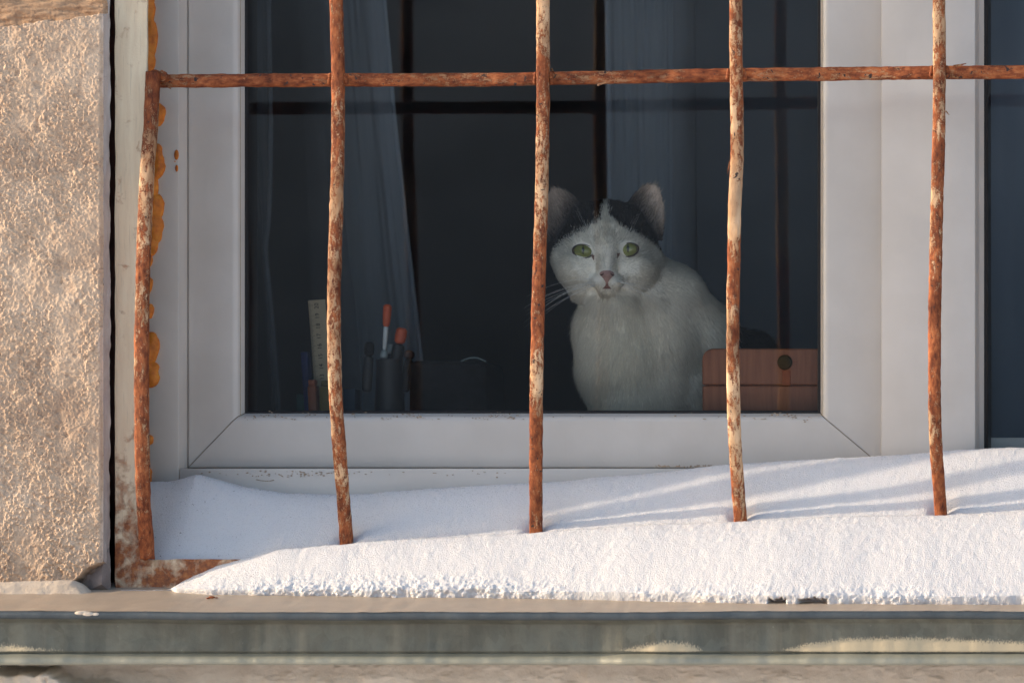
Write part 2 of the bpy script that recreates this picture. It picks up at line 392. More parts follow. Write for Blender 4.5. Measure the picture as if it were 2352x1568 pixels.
# ---------------------------------------------------------------- ground and an added backdrop ridge, seen only in the glass, darkening its reflections
gm, gnt, gb = mat('trodden_snow', 0.8, 0.2)
gnt.links.new(mix(gnt, ramp(gnt, noise(gnt, coords(gnt), 0.6, 6), [(0.4, 0), (0.6, 1)]), (0.72, 0.70, 0.70), (0.86, 0.85, 0.86)), gb.inputs['Base Color'])
g = obj('ground', [(-300, -300, -1.5), (300, -300, -1.5), (300, 300, -1.5), (-300, 300, -1.5)], [[0, 1, 2, 3]], gm, base=(0, 0, -1.5)); tag(g, kind='structure')
hx = np.linspace(-170, 170, 120); hy = np.linspace(-150, -38, 40)
HX, HY = np.meshgrid(hx, hy, indexing='ij')
HZ = -1.6 + np.clip((-38 - HY) / 40, 0, 1) ** 0.6 * (18.5 + 2.0 * fbm(HX / 35, HY / 35, 0, 3))
hm = flat('reflection_ridge_dark', (0.14, 0.155, 0.17), 0.9, 0.1, 0.45, 0.12)
h = obj('reflection_ridge', np.stack([HX, HY, HZ], -1), grid_faces(120, 40), hm, base=(0, -38, -1.5)); tag(h, kind='structure')

# ---------------------------------------------------------------- house wall
WALLF = -0.0265            # front of the pier
CX = XW(251, -0.008)       # arris of the pier
house = empty('house_wall', (0.0, 0.1, -1.5), 'beige rough stucco house wall around the barred window, chipped at its lower corner', 'wall')
def pier():
    xs = np.concatenate([np.linspace(-2.2, -0.03, 60)[:-1], np.arange(-0.03, CX + 0.0004, 0.00055)])
    zs = np.concatenate([np.arange(ZW(1362), 0.53, 0.0006), np.linspace(0.54, 2.2, 40)])
    X, Z = np.meshgrid(xs, zs, indexing='ij')
    px = VX + (X - XC) / K(WALLF); py = VY - Z / K(WALLF)
    a = 0.0009 * fbm(X * 60, Z * 60, 0, 11, 3)
    g1 = 0.00075 * fbm(X * 470, Z * 430, 0, 21, 2, 0.7)
    g2 = 0.0011 * np.maximum(0, fbm(X * 640, Z * 600, 0, 25, 2))
    patch = np.clip(fbm(X * 28, Z * 20, 0, 41, 3) * 1.1 + 0.85, 0.4, 1)   # rough and smoother areas
    out = a + (g1 + g2) * patch
    pits = np.clip(fbm(X * 110, Z * 90, 0, 51, 3) - 0.75, 0, 1); out = out - 0.0035 * pits
    col = np.ones(X.shape + (3,)) * np.array([1.0, 1.0, 1.0])
    # smooth painted arris
    wob = 5 * fbm(Z * 25, 0, 0, 61, 3)
    t = np.clip((px - (230 + wob)) / 5, 0, 1); t = t * t * (3 - 2 * t)
    out = out * (1 - 0.82 * t) + t * 0.0008
    col = col * (1 - t[..., None]) + t[..., None] * np.array([1.05, 1.10, 1.20])
    Y = WALLF - out
    rr = np.clip((px - 227) / 6, 0, 1); Y = Y + 0.0035 * rr ** 2.0
    # broken lower corner
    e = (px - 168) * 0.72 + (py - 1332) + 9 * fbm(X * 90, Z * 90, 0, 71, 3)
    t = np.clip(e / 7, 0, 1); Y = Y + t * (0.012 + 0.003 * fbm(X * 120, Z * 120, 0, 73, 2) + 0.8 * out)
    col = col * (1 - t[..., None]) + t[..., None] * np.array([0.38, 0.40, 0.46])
    # smoother recessed course at the top, leaning back; shade and stains tinted in
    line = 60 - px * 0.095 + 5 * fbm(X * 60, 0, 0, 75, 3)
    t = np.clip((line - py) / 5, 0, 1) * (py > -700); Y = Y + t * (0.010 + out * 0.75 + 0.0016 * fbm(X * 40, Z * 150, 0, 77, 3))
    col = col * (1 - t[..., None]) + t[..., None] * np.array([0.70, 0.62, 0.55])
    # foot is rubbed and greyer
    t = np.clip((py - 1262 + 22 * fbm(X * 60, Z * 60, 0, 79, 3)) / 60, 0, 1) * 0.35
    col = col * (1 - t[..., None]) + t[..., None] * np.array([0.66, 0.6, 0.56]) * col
    V = np.stack([X, Y, Z], -1)
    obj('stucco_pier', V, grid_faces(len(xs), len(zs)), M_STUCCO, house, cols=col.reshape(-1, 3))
    # jamb running back from the arris
    ys = np.linspace(0, 1, 12); zz = zs[::4]
    e = V[-1, ::4, :]; J = np.zeros((12, len(zz), 3))
    YB = -0.0075
    for i, s in enumerate(ys):
        J[i, :, 0] = e[:, 0] + 0.0008 * fbm(zz * 70, s * 3, 0, 65, 3) * min(1, s * 5); J[i, :, 1] = e[:, 1] + s * (YB + 0.001 * vnoise(zz * 40, 0, 0, 67) - e[:, 1]); J[i, :, 2] = e[:, 2]
    obj('plaster_edge', J, grid_faces(12, len(zz)), plaster_mat('edge_plaster', (0.42, 0.36, 0.34), (0.52, 0.46, 0.43)), house)
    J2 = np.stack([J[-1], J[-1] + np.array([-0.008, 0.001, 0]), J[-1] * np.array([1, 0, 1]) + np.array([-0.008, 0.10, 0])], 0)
    obj('jamb', J2, grid_faces(3, len(zz)), M_GAP_SHADE, house)
pier()
def lower_wall():
    xs = np.concatenate([np.linspace(-2.2, -0.02, 30)[:-1], np.arange(-0.02, 0.97, 0.0012), np.linspace(0.98, 4, 30)])
    zs = np.concatenate([np.linspace(-1.5, -0.16, 30)[:-1], np.arange(-0.16, -0.05, 0.0009)])
    X, Z = np.meshgrid(xs, zs, indexing='ij')
    out = 0.0016 * fbm(X * 30, Z * 30, 0, 81, 4) + 0.0011 * np.maximum(0, fbm(X * 70, Z * 190, 0, 83, 4))
    # bulge added at the left end, shaped to catch a patch of sun
    px = VX + (X - XC) / K(-0.07); py = VY - Z / K(-0.07)
    e = np.clip((py - 1524 - (px - 60) * 0.21) / 22 + 0.5 * fbm(X * 50, Z * 50, 0, 85, 3), 0, 1)
    Y = -0.070 - out - e * (0.026 + 0.0018 * fbm(X * 90, Z * 90, 0, 87, 3))
    obj('lower_plaster', np.stack([X, Y, Z], -1), grid_faces(len(xs), len(zs)), M_PLAST, house)
lower_wall()
m = MB()
m.box(-2.2, CX - 0.014, 0.02, 0.14, -0.03, 2.2)                # pier core
m.box(1.78, 4.0, WALLF, 0.14, -0.03, 1.12)                     # far side of the opening
m.box(CX - 0.006, 4.0, WALLF, 0.14, 1.12, 2.2)                 # lintel
m.build('wall_core', M_STUCCO, house, False)
bpy.data.objects['wall_core'].data.color_attributes.new('Col', 'FLOAT_COLOR', 'POINT').data.foreach_set('color', [1.0] * 4 * len(bpy.data.objects['wall_core'].data.vertices))
# bed of mortar between the pier and the sill, and the broken stone beside it
def mortar_bed():
    xs = np.linspace(-0.6, XW(208, -0.03), 420); n = 16
    px = VX + (xs - XC) / K(-0.03)
    hgt = np.interp(px, [-1500, 0, 60, 130, 165, 185, 208], [1332, 1334, 1333, 1330, 1331, 1340, 1359])
    V = np.zeros((len(xs), n, 3))
    for j in range(n):
        s = j / (n - 1); top = (VY - hgt) * K(-0.03); bot = -0.033
        V[:, j, 0] = xs; V[:, j, 2] = top + (bot - top) * s ** 1.3
        V[:, j, 1] = -0.024 - 0.014 * s ** 0.6 - 0.0006 * fbm(xs * 120, s * 3, 0, 91, 3)
    obj('mortar_bed', V, grid_faces(len(xs), n), M_MORTAR, house)
mortar_bed()
ol = [(166, 1347), (184, 1322), (203, 1303), (222, 1282), (240, 1262), (251, 1258), (253, 1300), (253, 1357), (222, 1359), (196, 1359)]
V = [tuple(P(a, b, -0.013)) for a, b in ol] + [tuple(P(a, b, 0.012)) for a, b in ol] + [tuple(P(a, b, -0.016 - 0.003 * q)) for q, (a, b) in enumerate([(205, 1330), (236, 1300), (233, 1341)])]
n_ = len(ol); F = [[i, (i + 1) % n_, (i + 1) % n_ + n_, i + n_] for i in range(n_)]
F += [[0, 20, 1], [1, 20, 2], [2, 20, 3], [3, 20, 21], [3, 21, 4], [4, 21, 5], [5, 21, 6], [6, 21, 22], [21, 20, 22], [6, 22, 7], [7, 22, 8], [8, 22, 9], [9, 22, 20], [9, 20, 0]]
obj('broken_stone', V, F, M_STONE, house, False)

# ---------------------------------------------------------------- zinc window sill
sill = empty('window_sill', (0.5, -0.07, -0.09), 'grey zinc window sill with dusty beige top, running under the snow', 'window sill')
def build_sill():
    xs = np.concatenate([np.linspace(-1.0, -0.02, 60)[:-1], np.arange(-0.02, 0.97, 0.0025), np.linspace(0.98, 3.0, 60)])
    px = VX + (xs - XC) / K(-0.11)
    # the lip stands out less where the sun gets under it
    over = np.interp(px, [-400, -60, 60, 160, 250, 1380, 1430, 1500, 1580, 1650, 1760, 1850, 1990, 2200, 2400, 2700], [.0080, .0080, .0090, .012, .016, .016, .0110, .0080, .0080, .0125, .0125, .0080, .0060, .0060, .0065, .014])
    over = over + 0.0005 * fbm(xs * 60, 0, 0, 95, 3)
    YL = -0.117 + 0.0012 * fbm(xs * 5, 0, 0, 97, 2) + 0.0004 * fbm(xs * 40, 0, 0, 98, 2)
    YF = YL + over
    zt = sill_top_z(YL) + 0.0009 * fbm(xs * 4, 0, 0, 99, 3)
    def strip(name, pts, mt, colf=None):
        V = np.stack([np.stack([xs, y, z], -1) for y, z in pts], 1)
        obj(name, V, grid_faces(len(xs), len(pts)), mt, sill, cols=None if colf is None else colf(V))
    def residue(V):     # lime left along the foot of the fascia: where it starts, signed
        q = VX + (V[..., 0] - XC) / K(-0.10); y = VY - V[..., 2] / K(-0.10)
        top = np.interp(q, [-300, 0, 60, 150, 175, 1400, 1425, 1470, 1530, 1585, 1612, 1640, 1760, 1800, 1860, 1950, 2100, 2200, 2352, 2600, 2700], [1470, 1476, 1482, 1492, 1520, 1520, 1492, 1480, 1470, 1474, 1486, 1520, 1520, 1490, 1474, 1463, 1460, 1464, 1471, 1480, 1520])
        f = np.clip(0.5 + (y - top) / 40, 0, 1) * np.clip((1497 - y) / 4, 0, 1)
        return np.repeat(f.reshape(-1, 1), 3, 1)
    c = lambda v: np.full_like(xs, v)
    top = []
    for s in np.linspace(0, 1, 14):
        y = 0.085 + (YL - 0.085) * s; top.append((y, sill_top_z(y) + (zt - sill_top_z(YL)) * s + 0.0003 * fbm(xs * 90, s * 9, 0, 101, 2)))
    strip('sill_top', top, M_ZTOP)
    edge = []
    for a in np.linspace(0, 200, 12):
        r = 0.0036; aa = math.radians(a); edge.append((YL - r * math.sin(aa), zt - r + r * math.cos(aa)))
    strip('rolled_edge', edge, M_ZEDGE)
    yb, zb = edge[-1]
    zf1 = ZW(1494, -0.10)
    face = [(yb, zb), (YL + over * 0.35, zb - 0.0012), (YL + over * 0.8, zb - 0.0030)]
    for s in np.linspace(0.05, 1, 26):
        z0 = zb - 0.0034; z = z0 + (zf1 - z0) * s
        face.append((YF + 0.0010 * np.sin(s * 3.1) + 0.0003 * fbm(xs * 22, s * 2, 0, 103, 3), z))
    face.append((YF + 0.0022, face[-1][1] - 0.0022))
    strip('fascia', face, M_FASCIA, residue)
    lip = [(YF + 0.0022, face[-1][1]), (YF - 0.0035, face[-1][1] - 0.0028), (YF - 0.0058, face[-1][1] - 0.0058), (YF - 0.0062, c(ZW(1523, -0.105)) + 0.0003 * fbm(xs * 20, 0, 0, 105, 2)), (YF - 0.004, c(ZW(1526, -0.105))), (c(-0.066), c(ZW(1526, -0.105)))]
    strip('drip_lip', lip, M_ZLIP)
build_sill()
# small rust-brown crumbs lying on the sill
m = MB()
for (a, b_, s) in ((486, 1372, 1.0), (478, 1374, 0.6), (497, 1373, 0.5)):
    m.blob(P(a, b_, -0.058) + Vector((0, 0, 0.0005)), (0.0032 * s, 0.002 * s, 0.0012 * s), 2)
c_ = m.build('rust_flake', rust_mat('rust_flake', 0.95), None); tag(c_, 'small dark rust flake lying on the beige sill below the snow', 'rust flake')
m = MB()
for (a, b_, s) in ((185, 1407, 1.0), (202, 1409, 1.1), (220, 1410, 0.8), (194, 1405, .7)):
    m.blob(P(a, b_, -0.1195) + Vector((0, 0, 0.0)), (0.0052 * s, 0.0022 * s, 0.0019 * s), 3)
c_ = m.build('plaster_splash', flat('old_plaster', (0.62, 0.52, 0.42), 0.9, 0.1, 0.2, 200, 0.0006), None); tag(c_, 'dried pale plaster splash stuck on the edge of the zinc sill at the left', 'plaster splash')

# ---------------------------------------------------------------- snow
def build_snow():
    xs = np.concatenate([np.arange(XW(296, 0.0), 0.97, 0.0009), np.linspace(0.974, 1.78, 120)])
    yb_ = np.arange(-0.0190, 0.100, 0.0014); nf, nm = 14, 84
    nY = nf + nm + len(yb_); X = np.repeat(xs[:, None], nY, 1); Y = np.zeros_like(X)
    px = VX + (X - XC) / K(0.0)
    I = lambda a, b: np.interp(px, a, b)
    Yf = I([380, 392, 430, 520, 620, 800, 1100, 1400, 1700, 1800, 2400, 4000], [.004, -.012, -.030, -.038, -.041, -.044, -.052, -.062, -.079, -.084, -.088, -.088])
    Yf = Yf + 0.0012 * fbm(X * 14, 0, 0, 112, 2); Ys = Yf
    Ys = np.minimum(Yf, -0.0210); Yf = np.minimum(Yf + 0.0009 * fbm(X * 60, 0, 0, 113, 2), -0.0205)
    gap_ = 0
    for a, b in ((1800, 1842), (1868, 1935)): gap_ = gap_ + np.clip(1 - np.abs((px - (a + b) / 2) / ((b - a) / 2)) ** 6, 0, 1)
    Y[:, :nf] = Yf[:, :nf]; Y[:, nf:nf + nm] = Yf[:, :nm] + (-0.0200 - Yf[:, :nm]) * np.linspace(0.004, 1, nm)[None, :]; Y[:, nf + nm:] = yb_[None, :]
    crest = I([385, 392, 430, 500, 560, 640, 790, 1000, 1232, 1460, 1700, 1930, 2162, 2400, 4000], [1372, 1360, 1330, 1299, 1282, 1260, 1248, 1234, 1221, 1207, 1195, 1188, 1181, 1172, 1150])
    cz = (VY - crest) * K(-0.004)
    back = I([330, 355, 405, 450, 500, 600, 700, 800, 950, 1200, 1350, 1500, 1650, 1800, 2000, 2250, 2352, 2600, 4000], [1106, 1104, 1090, 1102, 1116, 1131, 1135, 1133, 1121, 1108, 1096, 1082, 1066, 1056, 1046, 1031, 1028, 1020, 1010])
    bz = (VY - back) * K(0.06)
    # front part: convex shoulder from the crest down to a crumbling edge
    zs_ = sill_top_z(Y)
    t = np.clip((Y - Ys) / (-0.004 - Ys), 0, 1)
    edge = 0.0045 + 0.0035 * np.clip((px - 560) / 500, 0, 1)
    edge = np.minimum(edge, np.maximum(cz - sill_top_z(Ys), 0.001) * 0.5)
    ze = sill_top_z(Ys) + edge
    zf = ze + (cz - ze) * (1 - (1 - t) ** 1.35)
    fz = np.zeros_like(X); fz[:, :nf] = 1; tau = np.ones_like(X); tau[:, :nf] = np.linspace(-0.35, 1, nf)[None, :]
    zf = np.where(fz > 0, zs_ + edge * tau, zf)
    # behind the bars: dip, then drift climbing to the window
    left = np.clip((640 - px) / 120, 0, 1)                            # left of the crest the drift starts low behind the iron
    c2 = cz * (1 - left) + ZW(1296, 0.0) * left
    s = np.clip((Y + 0.001) / 0.056, 0, 1); ss = s * s * (3 - 2 * s) * 0.8 + s * 0.2
    zb = c2 + (bz - c2) * ss
    k = 1 / (1 + np.exp(-(Y + 0.0035 - 0.0065 * left) / (0.0026 - 0.0021 * left)))
    z = zf * (1 - k) + zb * k
    z = z + 0.0016 * np.exp(-((px - 420) / 110) ** 2 - ((Y - 0.016) / 0.008) ** 2)
    z = np.where(fz > 0, zf, z); on = (z > zs_ - 0.003)
    z = z + on * (0.0007 * fbm(X * 22, Y * 22, 0, 121, 3) + 0.00030 * fbm(X * 200, Y * 200, 0, 123, 3))
    # granular crust low on the front
    g2 = np.clip(0.62 + 0.5 * fbm(X * 14, 0, 0, 137, 3), 0.15, 1) * np.clip(1 - (Y - Ys) / 0.013, 0, 1) * np.clip((px - 420) / 200, 0.15, 1)
    nA = fbm(X * 430, z * 430, Y * 430, 131, 2, 0.7); nB = fbm(X * 170, z * 200, Y * 170, 133, 2); nC = fbm(X * 430 + 50, z * 430, Y * 430, 135, 2, 0.7)
    z = z + g2 * (0.0006 * nA + 0.0006 * nB) * np.clip(tau, 0, 1)
    # hollows melted round the bars
    for bx in (797, 1231, 1701, 2162):
        d2 = ((X - XW(bx + 2, 0.010)) / 0.0105) ** 2 + ((Y - 0.010) / 0.0105) ** 2
        z = z - 0.0060 * np.exp(-d2 ** 1.3)
    # crumbled horizontal jitter at the edge
    Yj = Y + g2 * (0.0007 * nC - 0.0008 * nB) + fz * (0.0012 * (1 - np.clip(tau, 0, 1)) ** 2 + 0.012 * gap_ * np.clip((0.62 + 0.15 * nA - tau) / 0.12, 0, 1))
    o = obj('snow', np.stack([X, Yj, z], -1), grid_faces(len(xs), nY), M_SNOW, None, base=(0.62, 0.0, -0.03))
    tag(o, 'fresh white snow drifted over the sill, crossed by thin bar shadows', 'snow', kind='stuff')
build_snow()

# ---------------------------------------------------------------- plastic window
win = empty('window', (0.9, 0.09, 0.0), 'white plastic double glazed window behind the rusty bars, left pane closed', 'window')
def loop_frame(name, prof, x0, z0, x1, z1, parent, mt, gap=0.0006, fx0=1, fz0=1, fx1=1, fz1=1):
    """profile (inset, Y) swept round a rectangle, four mitred lengths"""
    V = []; F = []
    cs = [((x0, z0), (x1, z0), (fx0, fz0), (-fx1, fz0)), ((x1, z0), (x1, z1), (-fx1, fz0), (-fx1, -fz1)), ((x1, z1), (x0, z1), (-fx1, -fz1), (fx0, -fz1)), ((x0, z1), (x0, z0), (fx0, -fz1), (fx0, fz0))]
    for a, b, da, db in cs:
        L = math.hypot(b[0] - a[0], b[1] - a[1]); ux, uz = (b[0] - a[0]) / L, (b[1] - a[1]) / L
        o = len(V)
        for (i, y) in prof:
            V.append((a[0] + da[0] * i + ux * gap, y, a[1] + da[1] * i + uz * gap)); V.append((b[0] + db[0] * i - ux * gap, y, b[1] + db[1] * i - uz * gap))
        n = len(prof)
        for k in range(n - 1):
            F.append([o + 2 * k, o + 2 * k + 1, o + 2 * k + 3, o + 2 * k + 2])
    ob = obj(name, V, F, mt, parent); sharpen(ob, 30); return ob
def rnd(pts):   # rounds each profile corner a little
    out = []
    for i, p in enumerate(pts):
        if i in (0, len(pts) - 1): out.append(p); continue
        a, b = Vector(pts[i - 1]), Vector(pts[i + 1]); q = Vector(p)
        r = min(0.0016, (a - q).length * 0.4, (b - q).length * 0.4)
        A = q + (a - q).normalized() * r; B = q + (b - q).normalized() * r
        for t in (0, .25, .5, .75, 1): out.append(tuple(A * (1 - t) ** 2 + q * 2 * t * (1 - t) + B * t * t))
    return out
YO, YS, YG = 0.075, 0.098, 0.112
OX0 = XW(300, YO); IL = 0.1385; IR = XW(2024, YO); IB = ZW(1075, YO)
TOPZ = 1.10
# outer frame: left, bottom, mullion and right as one welded piece made of two openings
MR = XW(2240, YO)
m = MB()
m.box(OX0, IL, YO, 0.14, 0.0, TOPZ, 0.0015)                                   # left stile
m.box(IL + 0.0002, IR - 0.0002, YO + 0.0003, 0.14, 0.0, IB, 0.0015)          # bottom rail under the sash
m.box(IR, MR, YO, 0.14, 0.0, TOPZ, 0.0016)                                    # mullion
m.box(MR + 0.0002, 1.70, YO + 0.0003, 0.14, 0.0, 0.080, 0.0015)              # bottom rail, fixed light
m.box(1.7002, 1.78, YO, 0.14, 0.0, TOPZ, 0.0015)
m.box(IL + 0.0002, IR - 0.0002, YO + 0.0003, 0.14, 1.05, TOPZ, 0.0015)
m.box(MR + 0.0002, 1.70, YO + 0.0003, 0.14, 1.05, TOPZ, 0.0015)
m.build('outer_frame', M_PVC, win)
SX0, SX1, SZ0, SZ1 = IL, IR, IB, 1.05
wl = XW(545, YS) - SX0; prof = rnd([(0.0006, 0.12), (0.0006, YS), (wl - 0.0035, YS - 0.0010), (wl, YS + 0.001), (wl + 0.0035, YG - 0.003)])
FR = (IR - 0.0002 - XW(1885, YG - 0.003)) / (wl + 0.0035); FB = 1.03
sash = loop_frame('sash', prof, SX0, SZ0 + 0.0004, IR - 0.0002, SZ1, win, M_PVC, 0.0005, 1, FB, FR, 1)
wt = wl + 0.0035; gx0, gx1, gz0, gz1 = SX0 + wt, IR - 0.0002 - wt * FR, SZ0 + wt * FB, SZ1 - wt
m = MB()   # dirty backing seen in the mitres
m.box(SX0, gx0 - 0.002, YS + 0.0045, 0.12, SZ0, SZ1); m.box(gx1 + 0.002, IR, YS + 0.0045, 0.12, SZ0, SZ1)
m.box(gx0 - 0.002, gx1 + 0.002, YS + 0.0045, 0.12, SZ0, gz0 - 0.002)
m.build('mitre_joint', M_GROOVE, sash, False)
loop_frame('gasket', [(0, YG - 0.003), (0.0022, YG - 0.0028), (0.0034, YG - 0.0005), (0.0034, 0.135)], gx0, gz0, gx1, gz1, sash, M_BLACK, 0)
loop_frame('fixed_bead', rnd([(0, YO + 0.004), (0.0004, YO + 0.026), (0.0042, YG - 0.003)]), MR, 0.080, 1.70, 1.05, win, M_PVC)
loop_frame('fixed_gasket', [(0.0042, YG - 0.003), (0.0064, YG - 0.0028), (0.0078, YG - 0.0005), (0.0078, 0.135)], MR, 0.080, 1.70, 1.05, win, M_BLACK, 0)
def pane(x0, x1, z0, z1):
    for y in (YG,):
        mm = MB(); mm.box(x0, x1, y, y + 0.004, z0, z1); mm.build('glass_pane', M_GLASS, win, False)
    mm = MB(); mm.box(x0 - 0.02, x0, YG + 0.0005, 0.139, z0, z1); mm.box(x1, x1 + 0.02, YG + 0.0005, 0.139, z0, z1); mm.box(x0, x1, YG + 0.0005, 0.139, z0 - 0.02, z0)
    mm.build('inner_profile', M_PVC, win, False)
pane(gx0 + 0.001, gx1 - 0.001, gz0 + 0.001, gz1 - 0.001)
pane(MR + 0.006, 1.694, 0.086, 1.044)
bpy.data.objects['wall_core']

# grimy line of dried dirt on top of the sash's lower length
def dirt_line():
    V = []; F = []
    def dab(px, py, w, h, Y):
        c = P(px, py, Y); o = len(V); n = 9
        V.append((c.x, Y - 0.0006, c.z))
        for k in range(n):
            a = 2 * math.pi * k / n; r = 1 + 0.45 * random.uniform(-1, 1)
            V.append((c.x + w * PX * r * math.cos(a), Y - 0.0001, c.z + h * PX * r * math.sin(a)))
        for k in range(n): F.append([o, o + 1 + k, o + 1 + (k + 1) % n])
    for _ in range(150):
        x = random.choice([random.gauss(650, 60), random.gauss(920, 60), random.gauss(1150, 30), random.uniform(560, 1880), random.gauss(1800, 30)])
        if 560 < x < 1880: dab(x, 957 + 5 * math.sin(x / 17) + random.gauss(0, 3.0), random.uniform(0.8, 4), random.uniform(0.6, 1.6), YS - 0.0012)
    for _ in range(90):
        x = random.choice([random.gauss(740, 50), random.gauss(640, 50), random.uniform(430, 1200)])
        if x > 425: dab(x, 1088 + random.gauss(0, 4), random.uniform(0.8, 3.5), random.uniform(0.6, 1.5), YO - 0.0001)
    for _ in range(40): dab(random.uniform(1500, 1640), 1072 - (random.random() * 4), random.uniform(1, 4), random.uniform(.8, 2), YO - 0.0001)
    for k in range(12): dab(590 + k * 3.5, 1101 + 3 * math.sin(k / 4), 2.6, 0.8, YO - 0.0001)
    obj('dirt_specks', V, F, flat('dried_dirt', (0.33, 0.25, 0.18), 0.9, 0.1, 0.3), win)
dirt_line()

# ---------------------------------------------------------------- expanding foam
def foam():
    root = empty('foam_sealant', P(350, 1100, YO - 0.001), 'lumpy orange expanding foam squeezed out beside the left window frame', 'foam sealant')
    def lump(px, py, rx, ry, sy=0.005, sd=0):
        vs = m.blob(P(px, py, YO - 0.001), (rx * K(YO), sy, ry * K(YO)), 3)
        for v in vs:
            q = v.co; n_ = float(fbm(q.x * 190, q.y * 190, q.z * 130, 7, 3)); v.co = q + Vector((0.0017 * n_, -0.0010 * n_, 0.0007 * n_))
    for grp in (((338, -60, 20, 90), (338, 20, 19, 60), (340, 85, 21, 62), (338, 140, 18, 40)), ((360, 262, 21, 30), (350, 235, 14, 40)),
                ((358, 372, 22, 42), (350, 425, 16, 40), (352, 475, 28, 34), (350, 520, 27, 44), (345, 560, 16, 30), (340, 600, 9, 16)), ((336, 655, 14, 24),), ((342, 716, 13, 17),),
                ((345, 800, 21, 38), (348, 858, 20, 32)), ((338, 1010, 13, 14),), ((338, 1095, 12, 22),)):
        m = MB()
        for (a, b, rx, ry) in grp: lump(a, b, rx, ry, 0.0055, a)
        m.build('foam_lump', M_FOAM, root, True, 60)
    m2 = MB()
    for (a, b, rx, ry) in ((405.5, 356, 5.5, 12), (406, 387, 3.5, 8), (402, 371, 1.6, 1.6)):
        m2.blob(P(a, b, YO - 0.0003), (rx * K(YO), 0.0012, ry * K(YO)), 2)
    o = m2.build('foam_splash', M_FOAM, None); tag(o, 'small orange foam splashes dried on the white frame, right of the big lumps', 'foam splash')
foam()

# ---------------------------------------------------------------- rusty grille
grille = empty('window_grille', (XW(300, 0), -0.004, sill_top_z(-0.004)), 'rusty cream painted iron grille with bowed bars in front of the window', 'window grille')
def iron_plate(name, x0, x1, z0, z1, y0, y1, nx, nz):
    """thin plate with slightly uneven edges"""
    V = []; F = []
    for side, y in ((0, y0), (1, y1)):
        for i in range(nx + 1):
            for j in range(nz + 1):
                u, v = i / nx, j / nz
                x = x0 + (x1 - x0) * u; z = z0 + (z1 - z0) * v
                x += 0.0005 * float(vnoise(z * 70, i // nx, 0, 3)) if i in (0, nx) else 0
                z += 0.0005 * float(vnoise(x * 110, j // nz, 0, 5)) if j in (0, nz) else 0
                V.append((x, y + (0.0003 * float(vnoise(x * 60, z * 60, 0, 9)) if side == 0 else 0), z))
    n = (nx + 1) * (nz + 1)
    g = grid_faces(nx + 1, nz + 1)
    F += g[:, ::-1].tolist(); F += (g + n).tolist()
    for i in range(nx): 
        a, b = i * (nz + 1), (i + 1) * (nz + 1); F.append([a, b, b + n, a + n]); a += nz; b += nz; F.append([b, a, a + n, b + n])
    for j in range(nz):
        F.append([j + 1, j, j + n, j + 1 + n]); a = nx * (nz + 1) + j; F.append([a, a + 1, a + 1 + n, a + n])
    return V, F
YP = -0.004
m_v = []; m_f = []
def add(V, F):
    o = len(m_v); m_v.extend([tuple(v) for v in V]); m_f.extend([[i + o for i in f] for f in F])
PXR = XW(337, YP)
add(*iron_plate('', XW(265, YP), PXR, ZW(1352, YP), 1.08, YP, YP + 0.0035, 4, 300))            # upright flat of the angle
add(*iron_plate('', PXR - 0.0305, PXR - 0.027, ZW(1352, YP), 1.08, YP + 0.0036, YP + 0.03, 2, 120))   # its return
sframe = obj('frame', m_v, m_f, M_FRAME, grille, False)
m_v = []; m_f = []
add(*iron_plate('', PXR + 0.0001, 1.74, ZW(1352, YP), ZW(1284, YP), YP + 0.0002, YP + 0.0035, 300, 4))
add(*iron_plate('', PXR + 0.0001, 1.74, ZW(1284, YP) - 0.0035, ZW(1284, YP), YP + 0.0036, YP + 0.03, 200, 2))
obj('bottom_rail', m_v, m_f, M_FRAME, grille, False)
# bars
prof_y = ([-2800, -200, 0, 172, 300, 500, 700, 900, 1000, 1100, 1245, 1290], [0, -.004, -.002, 0, -.001, -.010, -.018, -.0185, -.012, -.003, .010, .011])
bars = [
  ([-2800, 0, 100, 172, 300, 400, 500, 600, 700, 800, 900, 1000, 1100, 1180, 1245, 1290], [770, 772, 775, 776, 777, 775, 772, 769, 767, 767, 770, 777, 785, 791, 797, 799], 0.66),
  ([-2800, 0, 172, 348, 496, 700, 900, 1100, 1220, 1290], [1247, 1247, 1248, 1246, 1243, 1236, 1232, 1231, 1231, 1232], 0.74),
  ([-2800, 0, 170, 348, 420, 500, 600, 800, 900, 1000, 1100, 1195, 1290], [1690, 1690, 1691, 1694, 1690, 1687, 1685, 1683, 1684, 1687, 1693, 1701, 1705], 0.60),
  ([-2800, 0, 170, 348, 500, 700, 900, 1000, 1100, 1180, 1290], [2157, 2157, 2158, 2156, 2151, 2147, 2146, 2148, 2155, 2162, 2166], 0.76),
  ([-2800, 0, 700, 1290], [2622, 2622, 2612, 2626], 0.5),
  ([-2800, 0, 700, 1290], [3086, 3086, 3080, 3088], 0.5)]
def bar_path(ys, xs, yy, Yv, z0, z1, step=0.0022):
    z = np.arange(z0, z1, step); py = VY - z / PX
    Y = np.interp(py, yy, Yv); 
    ker = np.ones(25) / 25; Yp = np.pad(Y, 12, 'edge'); Y = np.convolve(Yp, ker, 'valid')
    py = VY - z / (PX * (D + Y) / D); px = np.interp(py, ys, xs); pp = np.pad(px, 12, 'edge'); px = np.convolve(pp, ker, 'valid')
    X = XC + (px - VX) * PX * (D + Y) / D
    return np.stack([X, Y, z], -1)
